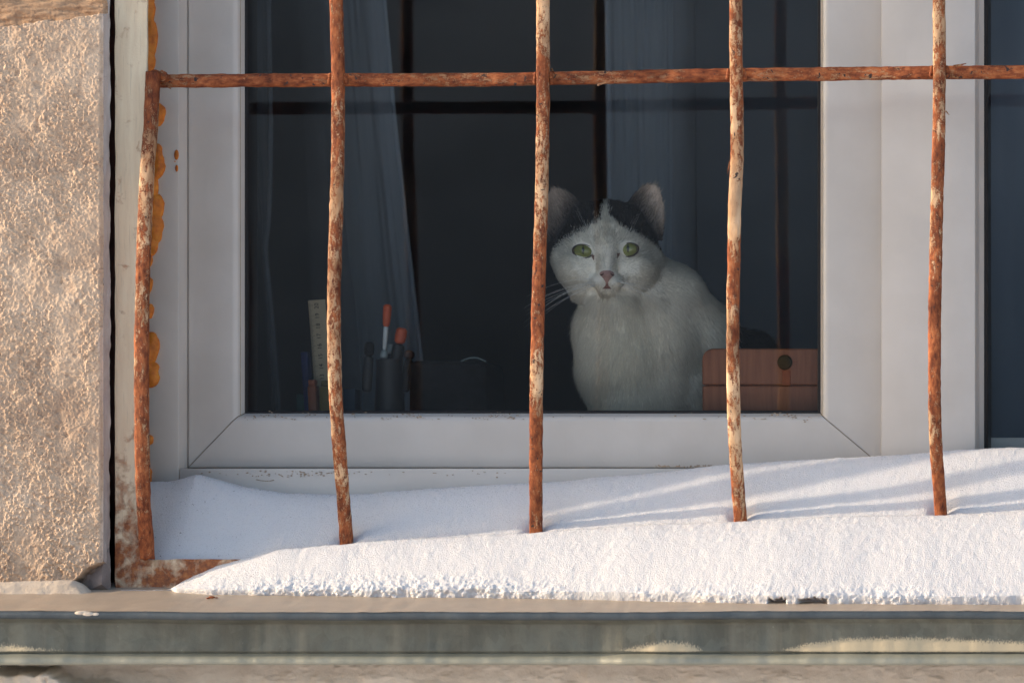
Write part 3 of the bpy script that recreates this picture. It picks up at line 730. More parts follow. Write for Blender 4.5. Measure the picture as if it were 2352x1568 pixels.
ZP = [[(0, .1), (170, .1), (300, -.05), (450, -.14), (650, 0), (800, .05), (900, .15), (1245, .3)],
      [(0, -.15), (150, .1), (300, .2), (450, .05), (600, .25), (800, .2), (900, -.05), (1000, .25), (1220, .28)],
      [(0, .2), (120, 0), (250, -.08), (420, -.14), (560, .08), (700, 0), (1050, 0), (1195, .3)],
      [(0, -.1), (120, 0), (350, .3), (450, .05), (560, .2), (800, .35), (1000, -.05), (1180, .35)]]
for k, (ys, xs, am) in enumerate(bars):
    pth = bar_path(ys, xs, prof_y[0], prof_y[1], ZW(1284), 1.08)
    V, F = sweep(pth, 0.0116, 0.0088, rough=0.00028, seed=100 + k * 7)
    obj('bar', V, F, rust_mat('rusty_bar', 0.54, zprof=ZP[k % 4], scl=(1.0, 1.35, 0.8, 0.9)[k % 4], dark=(0.2, 0.9, 0.6, 0.4)[k % 4]), grille)
pth = bar_path([165, 172, 250, 320, 400, 500, 600, 800, 1000, 1150, 1180, 1240, 1290], [352, 352, 349, 344, 337, 333, 329, 325, 326, 329, 331, 337, 340],
               [165, 172, 250, 320, 400, 500, 600, 800, 1000, 1150, 1240, 1290], [-.006, -.006, -.009, -.014, -.021, -.027, -.0305, -.031, -.028, -.0215, -.011, -.008], ZW(1284), ZW(166))
V, F = sweep(pth, 0.0124, 0.0095, rough=0.0003, seed=77)
obj('bar', V, F, rust_mat('rusty_end_bar', 0.6, zprof=[(160, .4), (300, .05), (500, -.05), (700, 0), (900, .15), (1150, .2), (1290, .3)], scl=0.8), grille)
# cross bar behind the uprights
xx = np.arange(XW(352), 1.74, 0.0022); pxx = xx / PX
zz = np.interp(pxx, [340, 420, 760, 1000, 1232, 1480, 1690, 1900, 2150, 2352, 4300], [185, 184, 182, 182, 180, 174, 171, 168, 165, 164, 160])
ker = np.ones(31) / 31; zz = np.convolve(np.pad(zz, 15, 'edge'), ker, 'valid')
Zc = (VY - zz) * K(0.006)
V, F = sweep(np.stack([xx, np.full_like(xx, 0.0125), Zc], -1), 0.0122, 0.0095, rough=0.0003, seed=60, axis='x')
obj('cross_bar', V, F, rust_mat('rusty_cross_bar', 0.78, True, 1.1, (0.42, 0.22, 0.12)), grille)
zc2 = 0.97 + 0 * xx
V, F = sweep(np.stack([xx, np.full_like(xx, 0.0095), zc2], -1), 0.0122, 0.0095, rough=0.0003, seed=64, axis='x')
obj('cross_bar', V, F, rust_mat('rusty_cross_bar_top', 0.86, True, 0.9), grille)
# weld beads where the bars meet
M_WELD = rust_mat('weld', 0.9, True, 0.9)
for (a, b) in ((776, 182), (1248, 180), (1691, 171), (2158, 165), (2622, 163)):
    for s in (-1, 1):
        m = MB()
        for q in range(3):
            m.blob(P(a + s * (17 + q), b - 8 + q * 8 + random.uniform(-2, 2), 0.002), (0.0022, 0.0035, 0.0028), 2)
        m.build('weld_bead', M_WELD, grille)
m = MB(); m.blob(P(358, 172, 0.0), (0.006, 0.007, 0.0045), 3); m.blob(P(372, 176, 0.004), (0.006, 0.005, 0.005), 3)
for v in m.bm.verts: v.co += Vector((1, -1, 1)) * 0.001 * float(vnoise(v.co.x * 300, v.co.y * 300, v.co.z * 300, 8))
m.build('weld_bead', M_WELD, grille)
m = MB()
for k in range(7): m.blob(P(336 + random.uniform(-4, 7), 1235 + k * 7, -0.006), (0.004, 0.003, 0.004), 2)
m.build('weld_bead', M_WELD, grille)
# curling flakes of old paint on the iron
M_FLAKE = rust_mat('paint_flake', 0.6)
def flake(px, py, Y, dx, dz, w, curl):
    V = []; F = []; o = 0; c = P(px, py, Y)
    for i in range(5):
        t = i / 4; p = c + Vector((dx * t, -curl * t * t, dz * t)); ww = w * (1 - 0.8 * t)
        n = Vector((-dz, 0, dx)).normalized() * ww
        for sy in (0, 0.0004): V.append(tuple(p + n + Vector((0, sy, 0)))); V.append(tuple(p - n + Vector((0, sy, 0))))
    for i in range(4):
        a = o + i * 4; F.extend([[a, a + 1, a + 5, a + 4], [a + 2, a + 6, a + 7, a + 3], [a, a + 4, a + 6, a + 2], [a + 1, a + 3, a + 7, a + 5]])
    obj('paint_flake', V, F, M_FLAKE, grille)
flake(2190, 153, 0.004, 0.012, 0.0025, 0.0014, 0.002); flake(1372, 196, 0.004, 0.010, 0.003, 0.001, 0.003); flake(2172, 255, 0.0, 0.0035, -0.004, 0.0008, 0.001)
flake(380, 196, 0.004, 0.006, -0.004, 0.0012, 0.002); flake(322, 465, -0.022, -0.001, -0.011, 0.0006, 0.003); flake(1676, 370, -0.004, -0.002, -0.012, 0.0006, 0.001)
flake(1266, 158, 0.004, 0.004, -0.006, 0.0012, 0.002); flake(560, 182, 0.004, 0.004, 0.003, 0.0008, 0.002)

# ---------------------------------------------------------------- room behind the glass
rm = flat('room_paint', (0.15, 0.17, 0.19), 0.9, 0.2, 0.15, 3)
m = MB(); RX0, RX1, RY1, RZ0, RZ1 = -1.2, 3.2, 3.2, -0.7, 1.9
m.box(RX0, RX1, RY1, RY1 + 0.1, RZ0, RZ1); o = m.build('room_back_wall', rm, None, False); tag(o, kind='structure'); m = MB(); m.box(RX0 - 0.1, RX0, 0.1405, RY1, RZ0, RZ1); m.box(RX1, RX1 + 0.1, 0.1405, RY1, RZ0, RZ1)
m.box(RX0, RX1, 0.1405, RY1, RZ1, RZ1 + 0.1); 
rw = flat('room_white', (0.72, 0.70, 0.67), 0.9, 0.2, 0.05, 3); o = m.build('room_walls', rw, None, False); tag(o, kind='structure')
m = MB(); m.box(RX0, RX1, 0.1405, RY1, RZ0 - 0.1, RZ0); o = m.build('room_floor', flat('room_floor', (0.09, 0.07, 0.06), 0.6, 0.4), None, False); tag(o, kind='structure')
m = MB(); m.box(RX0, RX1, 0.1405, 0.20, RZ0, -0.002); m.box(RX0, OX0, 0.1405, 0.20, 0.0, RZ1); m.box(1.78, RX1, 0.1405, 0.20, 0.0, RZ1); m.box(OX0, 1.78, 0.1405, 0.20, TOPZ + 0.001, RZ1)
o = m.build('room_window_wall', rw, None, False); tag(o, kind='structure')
DZ = 0.118
m = MB(); m.box(OX0 + 0.01, 1.78, 0.1425, 0.72, DZ - 0.03, DZ, 0.002); desk = m.build('window_desk', flat('pale_desk', (0.78, 0.76, 0.72), 0.6, 0.3, 0.03), None)
tag(desk, 'desk top just inside the glass, under the cat and the pens', 'desk')

# ---------------------------------------------------------------- sheer curtains
def curtain(label, lx, rx, Y, c, alpha, amp, freq, seed, hem=None, fade=((0, 1), (1, 1)), hs=-1):
    """edges lx, rx: lists (py, px)"""
    zt = 1.02; n = 90; mcol = 130
    z = np.linspace(-0.3 if hem is None else hem, zt, n); py = VY - z / K(Y)
    L = XC + (np.interp(py, [q[0] for q in lx], [q[1] for q in lx]) - VX) * K(Y); R = XC + (np.interp(py, [q[0] for q in rx], [q[1] for q in rx]) - VX) * K(Y)
    s = np.linspace(0, 1, mcol)[None, :]
    X = L[:, None] + (R - L)[:, None] * s; Z = np.repeat(z[:, None], mcol, 1)
    Yg = Y + amp * np.sin(s * freq * 2 * np.pi + 1.2 * vnoise(Z * 3, s * 3, 0, seed)) * (0.6 + 0.4 * vnoise(s * 6, Z * 2, 0, seed + 1)) + 0.002 * vnoise(s * 25, Z * 6, 0, seed + 2)
    V0 = np.stack([X, Yg, Z], -1).reshape(-1, 3); V1 = V0 + np.array([0, 0.0008, 0]); nn = len(V0); g = grid_faces(n, mcol)
    # hemmed side edge, slightly paler and less see-through
    fd = np.interp(np.broadcast_to(s, X.shape).reshape(-1), [q[0] for q in fade], [q[1] for q in fade])
    o = obj('curtain', V0, g, curtain_mat(c, alpha, True), None, cols=np.repeat(fd[:, None], 3, 1), base=(float(X.mean()), Y, float(z[0])))
    hv = []; hf = []
    for side in (hs,):
        for i in range(n):
            p = np.array([X[i, side], Yg[i, side], Z[i, side]]); w = 0.0022
            hv += [p + (-w, -0.001, 0), p + (w, -0.001, 0), p + (w, 0.001, 0), p + (-w, 0.001, 0)]
    for q in range(1 if lx[0][1] < 700 and lx[0][1] > 600 else 1):
        for i in range(n - 1):
            a = (q * n + i) * 4
            for k in range(4): hf.append([a + k, a + (k + 1) % 4, a + 4 + (k + 1) % 4, a + 4 + k])
    obj('hem', hv, hf, curtain_mat(tuple(x * 1.1 for x in c), min(1, alpha * 1.1)), o)
    tag(o, label, 'curtain', 'sheer curtains hanging behind the glass'); return o
CC = (0.36, 0.41, 0.46)
curtain('narrow sheer curtain strip with a wavy edge at the far left of the glass', [(-1500, 500), (0, 520), (330, 560), (540, 596), (700, 612), (940, 628), (1600, 640)], [(-1500, 618), (0, 621), (300, 624), (420, 622), (520, 618), (560, 610), (700, 622), (940, 640), (1600, 655)], 0.36, CC, 0.36, 0.006, 1, 5)
curtain('wide blue grey sheer curtain slanting behind the pens', [(-1500, 640), (0, 680), (940, 730), (1600, 750)], [(-1500, 850), (0, 881), (280, 905), (600, 940), (825, 966), (940, 978), (1600, 1000)], 0.55, CC, 0.80, 0.006, 2, 15, fade=((0, 0.1), (0.3, 0.45), (0.6, 0.8), (1, 1)))
curtain('blue grey sheer curtain hanging right behind the cat ears', [(-1500, 1380), (0, 1392), (400, 1398), (900, 1400), (1600, 1400)], [(-1500, 1590), (0, 1592), (900, 1600), (1600, 1610)], 0.60, CC, 0.62, 0.006, 1.2, 25, fade=((0, 1), (0.6, 0.95), (0.82, 0.6), (1, 0.30)), hs=0)
curtain('darker thin curtain length between the cat and the window mullion', [(-1500, 1596), (0, 1598), (900, 1606), (1600, 1612)], [(-1500, 1970), (0, 1980), (900, 1990), (1600, 2000)], 0.64, (0.30, 0.36, 0.42), 0.36, 0.006, 2, 28, fade=((0, 0.8), (1, 0.5)))
curtain('dark blue sheer curtain behind the right hand pane', [(-1500, 2270), (0, 2272), (900, 2278), (1600, 2280)], [(-1500, 3300), (0, 3300), (900, 3300), (1600, 3300)], 0.45, (0.28, 0.36, 0.47), 0.6, 0.012, 5, 35)

# ---------------------------------------------------------------- things on the desk
YD = 0.26
def DP(px, py, Y=YD): return P(px, py, Y)
def at_desk(px, Y=YD): return Vector((XW(px, Y), Y, DZ))
M_DARK = flat('dark_plastic', (0.020, 0.020, 0.022), 0.45, 0.4); M_DARK2 = flat('black_canvas', (0.014, 0.014, 0.015), 0.85, 0.2, 0.3, 200, 0.0004)
# pen pot, flared to the foot
k = K(YD)
cupb = at_desk(895); top = ZW(826, YD) - DZ
m = MB(); m.lathe([(0.0, 0.0), (34 * k * 1.12, 0.0), (34 * k * 1.15, 0.004), (34 * k * 0.98, top * 0.45), (34 * k * 0.86, top * 0.9), (34 * k * 0.88, top), (34 * k * 0.80, top), (34 * k * 0.78, top * 0.2), (0, top * 0.2)], 32, Matrix.Translation(cupb))
o = m.build('pen_pot', M_DARK, None); tag(o, 'dark flared pen pot on the desk, holding the brushes', 'pen pot')
# black box/bag beside it
b0 = XW(960, YD + 0.02); b1 = XW(1146, YD + 0.02); ht = ZW(829, YD + 0.02) - DZ
m = MB(); m.box(b0, b1, YD - 0.015, YD + 0.06, DZ + 0.0005, DZ + ht, 0.006, 3)
for v in m.bm.verts:
    u = (v.co.z - DZ) / ht
    if v.co.x > (b0 + b1) / 2: v.co.x -= 0.006 * max(0, u) ** 2
    v.co.z -= 0.0012 * (1 + math.sin(v.co.x * 90)) * max(0, u)
bg_ = m.build('pencil_case', M_DARK2, None, True, 60); tag(bg_, 'black boxy pencil case lying on the desk, right of the pen pot', 'pencil case')
V, F = sweep(np.array([[XW(1060 + 58 * t, YD - 0.01), YD - 0.012, ZW(829, YD) + 0.0035 * math.sin(math.pi * t) - 0.001] for t in np.linspace(0, 1, 20)]), 0.0018, 0.0018, axis='x', corner=1)
obj('zip_pull', V, F, flat('zip_metal', (0.15, 0.19, 0.19), 0.4), bg_)
def stick(name, label, cat, px0, py0, px1, py1, segs, Y=YD, group=None):
    """segs: (part, t0, t1, r0, r1, material) along the axis from foot (px0,py0) to top"""
    a, b = P(px0, py0, Y), P(px1, py1, Y); d = b - a; L = d.length
    M = Matrix.Translation(a) @ d.to_track_quat('Z', 'Y').to_matrix().to_4x4()
    root = empty(name, a, label, cat, group)
    for (pn, t0, t1, r0, r1, mt) in segs:
        mm = MB(); e = min(0.002, (t1 - t0) * L * 0.2)
        mm.lathe([(r0 * 0.6, t0 * L), (r0, t0 * L + e), ((r0 + r1) / 2 * 1.08, (t0 + t1) / 2 * L), (r1, t1 * L - e), (r1 * 0.6, t1 * L)], 16, M); mm.build(pn, mt, root)
M_OR = flat('orange_plastic', (0.60, 0.10, 0.03), 0.4); M_WH = flat('pale_plastic', (0.62, 0.66, 0.66), 0.4); M_SIL = flat('ferrule_metal', (0.30, 0.34, 0.34), 0.3)
stick('paint_brush', 'tall paint brush with orange tip and pale stem in the pen pot', 'paint brush', 876, 900, 890.5, 699,
      [('body', 0.0, 0.38, .0042, .0048, M_DARK), ('ferrule', 0.38, 0.48, .0040, .0032, M_SIL), ('stem', 0.48, 0.76, .0020, .0024, M_WH), ('tip', 0.745, 1.0, .0034, .0042, M_OR)])
stick('paint_brush', 'shorter brush with square orange top and dark body in the pen pot', 'paint brush', 895, 905, 924, 753,
      [('body', 0.0, 0.76, .0058, .0058, M_DARK), ('tip', 0.76, 1.0, .0052, .0054, M_OR)], YD + 0.01)
stick('marker_pen', 'thick dark marker pen standing at the left rim of the pen pot', 'marker pen', 842, 900, 849, 785, [('body', 0, 0.72, .0048, .0045, M_DARK), ('cap', 0.72, 1, .0046, .0044, M_DARK2)], YD - 0.01)
stick('marker_pen', 'short dark marker pen beside the tall brush stem in the pen pot', 'marker pen', 893, 905, 896, 790, [('body', 0, 0.8, .004, .004, M_DARK), ('cap', 0.8, 1, .0042, .0038, M_SIL)], YD + 0.02)
stick('marker_pen', 'dark brown pen leaning out at the right of the pen pot', 'marker pen', 930, 900, 941, 805, [('body', 0, 0.8, .0042, .0042, M_DARK2), ('cap', 0.8, 1, .005, .005, flat('brown_cap', (0.06, 0.03, 0.025), 0.5))], YD)
# ruler with printed scale
def ruler():
    a = P(737, 935, 0.24); tilt = math.radians(4.5); wdt = 40 * K(.24); L = ZW(697, .24) - DZ; foot = Vector((XW(752, .24), .24, DZ + 0.004))
    M = Matrix.Translation(foot) @ Matrix.Rotation(-tilt, 4, 'Y')
    root = empty('ruler', foot, 'pale wooden ruler standing upright at the left of the desk', 'ruler')
    mm = MB(); mm.box(-wdt / 2, wdt / 2, -0.001, 0.001, 0, L, 0.0004, 1, M); mm.build('blade', flat('ruler_wood', (0.40, 0.33, 0.22), 0.5, 0.3, 0.08), root)
    mm = MB(); n = int(L / 0.001)
    for i in range(2, n - 2):
        ln = 0.0045 if i % 10 == 0 else (0.0034 if i % 5 == 0 else 0.0022)
        mm.box(-wdt / 2 + 0.0004, -wdt / 2 + 0.0004 + ln, -0.0014, -0.0010, i * 0.001 - 0.00012, i * 0.001 + 0.00012, 0, 1, M)
    mm.build('graduation', M_DARK, root, False)
    for i in range(10):
        z = L - 0.006 - i * 0.010
        if z < 0.01: break
        cu = bpy.data.curves.new('numeral', 'FONT'); cu.body = str(20 - i); cu.size = 0.0058; cu.extrude = 0.0001; cu.align_x = 'CENTER'; cu.align_y = 'CENTER'
        t = bpy.data.objects.new('numeral_src', cu); COL.objects.link(t); dg = bpy.context.evaluated_depsgraph_get(); me = bpy.data.meshes.new_from_object(t.evaluated_get(dg))
        TM = M @ Matrix.Translation((-wdt / 2 + 0.0085, -0.00125, z)) @ Matrix.Rotation(math.pi / 2, 4, 'X') @ Matrix.Rotation(math.pi / 2, 4, 'Z')
        me.transform(Matrix.Translation(-foot) @ TM); me.materials.append(M_DARK); o = bpy.data.objects.new('numeral', me); COL.objects.link(o); o.parent = root
        bpy.data.objects.remove(t)
ruler()
def upright(name, label, cat, x0, x1, pyt, Y, mt, tilt=0, dep=0.012, capmt=None):
    x0w, x1w = XW(x0, Y), XW(x1, Y); c = Vector(((x0w + x1w) / 2, Y, DZ)); w = (x1w - x0w) / 2; L = ZW(pyt, Y) - DZ
    M = Matrix.Translation(c) @ Matrix.Rotation(math.radians(tilt), 4, 'Y'); mm = MB()
    mm.box(-w, w, -dep / 2, dep / 2, 0.0005, L, 0.0012, 2, M); o = mm.build(name, mt, None, base=c); tag(o, label, cat)
    if capmt:
        mm = MB(); mm.box(-w * 0.8, w * 0.8, -dep / 2 * .8, dep / 2 * .8, L + 0.0001, L + 0.006, 0.001, 2, M); mm.build('cap', capmt, o)
upright('notebook', 'narrow dark blue notebook standing left of the ruler', 'notebook', 708, 724, 808, 0.29, flat('blue_cover', (0.016, 0.032, 0.16), 0.5), -4)
upright('glue_stick', 'orange glue stick low in front of the ruler foot', 'glue stick', 716, 735, 886, 0.225, flat('dull_orange', (0.30, 0.075, 0.02), 0.5), -3, 0.012, flat('orange_cap', (0.36, 0.09, 0.03), .5))
upright('correction_pen', 'yellow brown correction pen half hidden by the first middle bar', 'correction pen', 738, 762, 888, 0.22, flat('ochre_plastic', (0.15, 0.115, 0.02), 0.5), 0, 0.012, flat('ochre_cap', (0.12, 0.10, 0.03), .5))
upright('eraser', 'small teal eraser at the foot of the curtain, left of the ruler', 'eraser', 684, 706, 905, 0.30, flat('teal_rubber', (0.01, 0.09, 0.085), 0.6))
upright('sharpener', 'dark blue pencil sharpener right of the first middle bar', 'pencil sharpener', 795, 822, 893, 0.30, flat('navy_plastic', (0.015, 0.05, 0.09), 0.5), 0, 0.02)
# brown wooden box with a rounded corner
def wooden_box():
    Y0 = 0.150; k = K(Y0); x0, x1 = XW(1612, Y0), XW(1940, Y0); zt = ZW(800, Y0); zb = DZ + 0.0006; r = 26 * k
    root = empty('wooden_box', ((x0 + x1) / 2, Y0 + 0.027, DZ), 'reddish brown wooden box with rounded corner in front of the cat', 'box')
    def shell(za, zbm, dy, nm, rt):
        pts = [(x0, za)]
        if rt:
            for a in np.linspace(180, 90, 9): pts.append((x0 + r + r * math.cos(math.radians(a)), zbm - r + r * math.sin(math.radians(a))))
            pts += [(x1, zbm), (x1, za)]
        else: pts += [(x0, zbm), (x1, zbm), (x1, za)]
        n = len(pts); V = [(p[0], Y0 + dy, p[1]) for p in pts] + [(p[0], Y0 + 0.055, p[1]) for p in pts]
        F = [list(range(n)), list(range(n, 2 * n))[::-1]] + [[i, i + n, (i + 1) % n + n, (i + 1) % n] for i in range(n)]
        o = obj(nm, V, F, wood_mat(), root, False)
        bv = o.modifiers.new('b', 'BEVEL'); bv.width = 0.0022; bv.segments = 3; bv.limit_method = 'ANGLE'; return o
    zs = ZW(885, Y0)
    shell(zs + 0.0004, zt, 0, 'lid', True); shell(zb, zs, 0.0004, 'body', False)
    mm = MB(); c = P(1803, 832, Y0 - 0.0005); mm.lathe([(0.0, -0.001), (0.0066, -0.001), (0.0072, 0.001), (0.006, 0.0042), (0.003, 0.0052), (0.0, 0.0053)], 24, Matrix.Translation(c) @ Matrix.Rotation(math.pi / 2, 4, 'X'))
    mm.build('dark_disc', flat('dull_brown', (0.075, 0.055, 0.03), 0.8, 0.1), root)  # small dark round piece on the front of the lid
    mm = MB(); c = P(1806, 850, Y0 - 0.001); mm.box(c.x - 0.004, c.x + 0.004, Y0 - 0.0012, Y0 - 0.0002, ZW(885, Y0), c.z, 0.0004); mm.build('bar_reflection', flat('bar_reflection_orange', (0.33, 0.075, 0.02), 0.5), root)  # reflection of a grille bar, put in as an orange strip
wooden_box()

# ---------------------------------------------------------------- the cat
CY = 0.205; CK = K(CY)
corg = P(1393, 600, CY)
view = (cam.location - corg); view.z = 0; view.normalize()
AU = Vector((-view.y, view.x, 0)); AU = AU if AU.x > 0 else -AU          # cat's own right hand side as seen from outside
AV = Vector((0, 0, 1)); AW = view
def CW(u, v, w): return corg + (AU * u + AV * v + AW * w) * CK
CR = Matrix((AU, AV, AW)).transposed()
def ear_dist(u, v):
    a = ((u - 36) * 70 + (v - 118) * 86) / 111; b = ((u + 124) * -72 + (v - 40) * 82) / 109
    return np.where(u > 0, a, b)
def cat_surface():
    m = MB()
    def E(c, r, roll=0.0, pitch=0.0, yaw=0.0):
        R = CR @ (Matrix.Rotation(math.radians(yaw), 3, 'Y') @ Matrix.Rotation(math.radians(pitch), 3, 'X') @ Matrix.Rotation(math.radians(roll), 3, 'Z'))
        m.blob(CW(*c), [x * CK for x in r], 4, R)
    # head, tilted a touch
    E((2, 30, -62), (112, 104, 112)); E((2, 90, -50), (88, 56, 82))
    for s in (-1, 1):
        E((s * 62 + 2, -16, -30), (56, 52, 74)); E((s * 86 + 2, 8, -62), (42, 50, 64)); E((s * 50, -58, -44), (40, 34, 50))
        E((s * 17 + 1, -50, 34), (24, 18, 28)); E((s * 52, 52, -12), (40, 26, 34))
    E((0, 22, 22), (32, 58, 42), 0, 24); E((1, -12, 44), (22, 44, 28), 0, 14); E((1, -34, 66), (14, 13, 14)); E((2, -66, 22), (26, 17, 26)); E((14, -100, -22), (62, 46, 48)); E((24, -150, -34), (72, 70, 52)); E((2, 66, 8), (52, 42, 42))
    # ears
    def ear(A, B, T, back, cup, lean):
        A, B, T = Vector(A), Vector(B), Vector(T); n, q = 18, 16; rows = []
        for i in range(n + 1):
            t = i / n; row = []
            for j in range(q + 1):
                s = -1 + 2 * j / q; mid = (A + B) / 2
                wd = max(1 - t ** 3.2, 0) ** 0.55
                c0 = mid.lerp(T, t); half = (B - A) / 2 * wd * (1 - 0.40 * t)
                p = c0 + half * s; p.z += cup * (s * s - 0.5) * wd + lean * t; row.append(p)
            rows.append(row)
        th = 3.6
        for off in (0, -th * 2):
            pass
        gv = [[m.bm.verts.new(CW(p.x, p.y, p.z)) for p in r] for r in rows]
        gb_ = [[m.bm.verts.new(CW(p.x, p.y, p.z - 2 * th)) for p in r] for r in rows]
        for i in range(n):
            for j in range(q):
                m.bm.faces.new((gv[i][j], gv[i][j + 1], gv[i + 1][j + 1], gv[i + 1][j])); m.bm.faces.new((gb_[i][j], gb_[i + 1][j], gb_[i + 1][j + 1], gb_[i][j + 1]))
            m.bm.faces.new((gv[i][0], gv[i + 1][0], gb_[i + 1][0], gb_[i][0])); m.bm.faces.new((gv[i][q], gb_[i][q], gb_[i + 1][q], gv[i + 1][q]))
        for j in range(q):
            m.bm.faces.new((gv[0][j], gb_[0][j], gb_[0][j + 1], gv[0][j + 1])); m.bm.faces.new((gv[n][j], gv[n][j + 1], gb_[n][j + 1], gb_[n][j]))
    ear((34, 120, -50), (126, 46, -62), (113, 183, -42), 0, 26, -8)
    ear((-128, 38, -62), (-36, 116, -50), (-126, 167, -42), 0, 26, -8)
    # neck, chest, shoulders, trunk, haunch, forelegs
    E((30, -90, -92), (92, 92, 92)); E((20, -160, -78), (100, 110, 96)); E((36, -235, -70), (110, 130, 100)); E((62, -330, -66), (102, 120, 92))
    E((130, -94, -150), (112, 112, 118)); E((190, -124, -170), (84, 80, 110)); E((140, -190, -140), (105, 130, 120)); E((214, -192, -196), (106, 128, 140)); E((180, -320, -170), (110, 120, 150)); E((78, -84, -112), (100, 84, 100)); E((108, -66, -128), (76, 96, 98)); E((112, -200, -104), (112, 140, 104)); E((110, -310, -90), (100, 120, 100))
    E((290, -300, -290), (112, 130, 150), -24); E((330, -330, -260), (96, 110, 140), -20); E((318, -232, -240), (84, 100, 110), -30)
    E((28, -385, -36), (38, 80, 40)); E((112, -385, -46), (40, 80, 42)); E((24, -432, -10), (40, 18, 52)); E((112, -432, -18), (40, 18, 52)); E((180, -410, -150), (130, 40, 140))
    E((250, -330, -130), (62, 110, 70))
    bmesh.ops.recalc_face_normals(m.bm, faces=m.bm.faces); m.bm.verts.index_update()
    me = bpy.data.meshes.new('tmp'); m.bm.to_mesh(me); m.bm.free(); t = bpy.data.objects.new('tmp', me); COL.objects.link(t)
    r = t.modifiers.new('r', 'REMESH'); r.mode = 'VOXEL'; r.voxel_size = 0.0014
    s = t.modifiers.new('s', 'SMOOTH'); s.factor = 0.5; s.iterations = 4
    dg = bpy.context.evaluated_depsgraph_get(); out = bpy.data.meshes.new_from_object(t.evaluated_get(dg)); bpy.data.objects.remove(t)
    nv = len(out.vertices); co = np.zeros(nv * 3); out.vertices.foreach_get('co', co); co = co.reshape(-1, 3)
    F = [list(p.vertices) for p in out.polygons]; no = np.zeros(nv * 3); out.vertices.foreach_get('normal', no); no = no.reshape(-1, 3)
    ed = np.zeros(len(out.edges) * 2, int); out.edges.foreach_get('vertices', ed); ed = ed.reshape(-1, 2)
    L = (co - np.array(corg)) @ np.array([AU, AV, AW]).T / CK; deg = np.bincount(ed.ravel(), minlength=nv)[:, None]
    headw = np.clip((L[:, 1] + 120) / 40, 0, 1); earw = np.clip(ear_dist(L[:, 0], L[:, 1]) / 8, 0, 1)
    for it in range(90):
        wgt = np.where(it < 36, 1.0, 1 - headw) * (1 - (earw if it > 3 else 0))
        acc = np.zeros_like(co)
        for a_, b_ in ((0, 1), (1, 0)):
            for q in range(3): acc[:, q] += np.bincount(ed[:, a_], weights=co[ed[:, b_], q], minlength=nv)
        co = co + 0.6 * wgt[:, None] * (acc / deg - co)
    out.vertices.foreach_set('co', co.ravel()); out.update()
    out.vertices.foreach_get('normal', no_ := np.zeros(nv * 3)); no = no_.reshape(-1, 3)
    bpy.data.meshes.remove(out); return co, no, F
cat_co, cat_no, cat_F = cat_surface()
A3 = np.array([AU, AV, AW])
def to_local(co): return (co - np.array(corg)) @ A3.T / CK
EYES = ((-52, 20, 1), (48, 25, -1))
def coat(L, Nn, jit):
    """coat colour at local points; returns rgb and masks"""
    u, v, w = L[:, 0], L[:, 1], L[:, 2]
    white = np.array([0.97, 0.93, 0.83]); black = np.array([0.014, 0.013, 0.015])
    c = np.tile(white, (len(L), 1))
    # yellowish light on the bib put into the coat, tan tint down the brow
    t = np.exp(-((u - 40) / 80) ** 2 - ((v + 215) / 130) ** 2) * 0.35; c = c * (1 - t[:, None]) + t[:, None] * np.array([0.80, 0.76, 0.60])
    t = np.exp(-((u - 4) / 24) ** 2 - ((v - 45) / 50) ** 2) * 0.12 * (w > -40); c = c * (1 - t[:, None]) + t[:, None] * np.array([0.80, 0.72, 0.52])
    uu = u + jit * 5; lim = np.interp(uu, [-140, -123, -93, -43, -14, -3, 1, 6, 27, 67, 127, 145], [12, 26, 47, 70, 96, 175, 175, 102, 78, 60, 32, 28]) + jit * 7
    blk = (v > lim) & (v < 240)
    blk |= (v > 40) & (w < -70) & (np.abs(u) > 8)
    blk |= (v > 28) & (v <= 60) & (u > 118)
    body = (u + jit * 10 > 292 + (v + 100) * 0.02) & (v < -60); blk |= body & (v > -330)
    ed_ = ear_dist(u, v); ear = (ed_ > 3) & (v > 30); nw = Nn @ A3[2]
    ear_in = ear & (nw > 0.15)
    c[blk] = black
    side = np.where(u > 0, (u - 84) / 32, (-u - 92) / 30)                     # paler toward the outer rim and tip
    f = (np.clip(0.22 * side + (ed_ - 24) / 70, 0.0, 1) * np.where(u < 0, 0.7, 1.0))[:, None]
    c_in = np.array([0.022, 0.019, 0.02]) * (1 - f) + np.array([0.72, 0.59, 0.49]) * f
    c[ear_in] = c_in[ear_in]
    return c, ear, ear_in, blk
Lc = to_local(cat_co)
jit0 = vnoise(Lc[:, 0] * .12, Lc[:, 1] * .12, Lc[:, 2] * .12, 3)
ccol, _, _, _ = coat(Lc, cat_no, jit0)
cat = empty('cat', CW(60, -440, -60), 'white cat with black ears and green eyes sitting behind the glass', 'cat')
body = obj('body', cat_co, cat_F, coat_mat('skin_coat'), cat, cols=ccol)
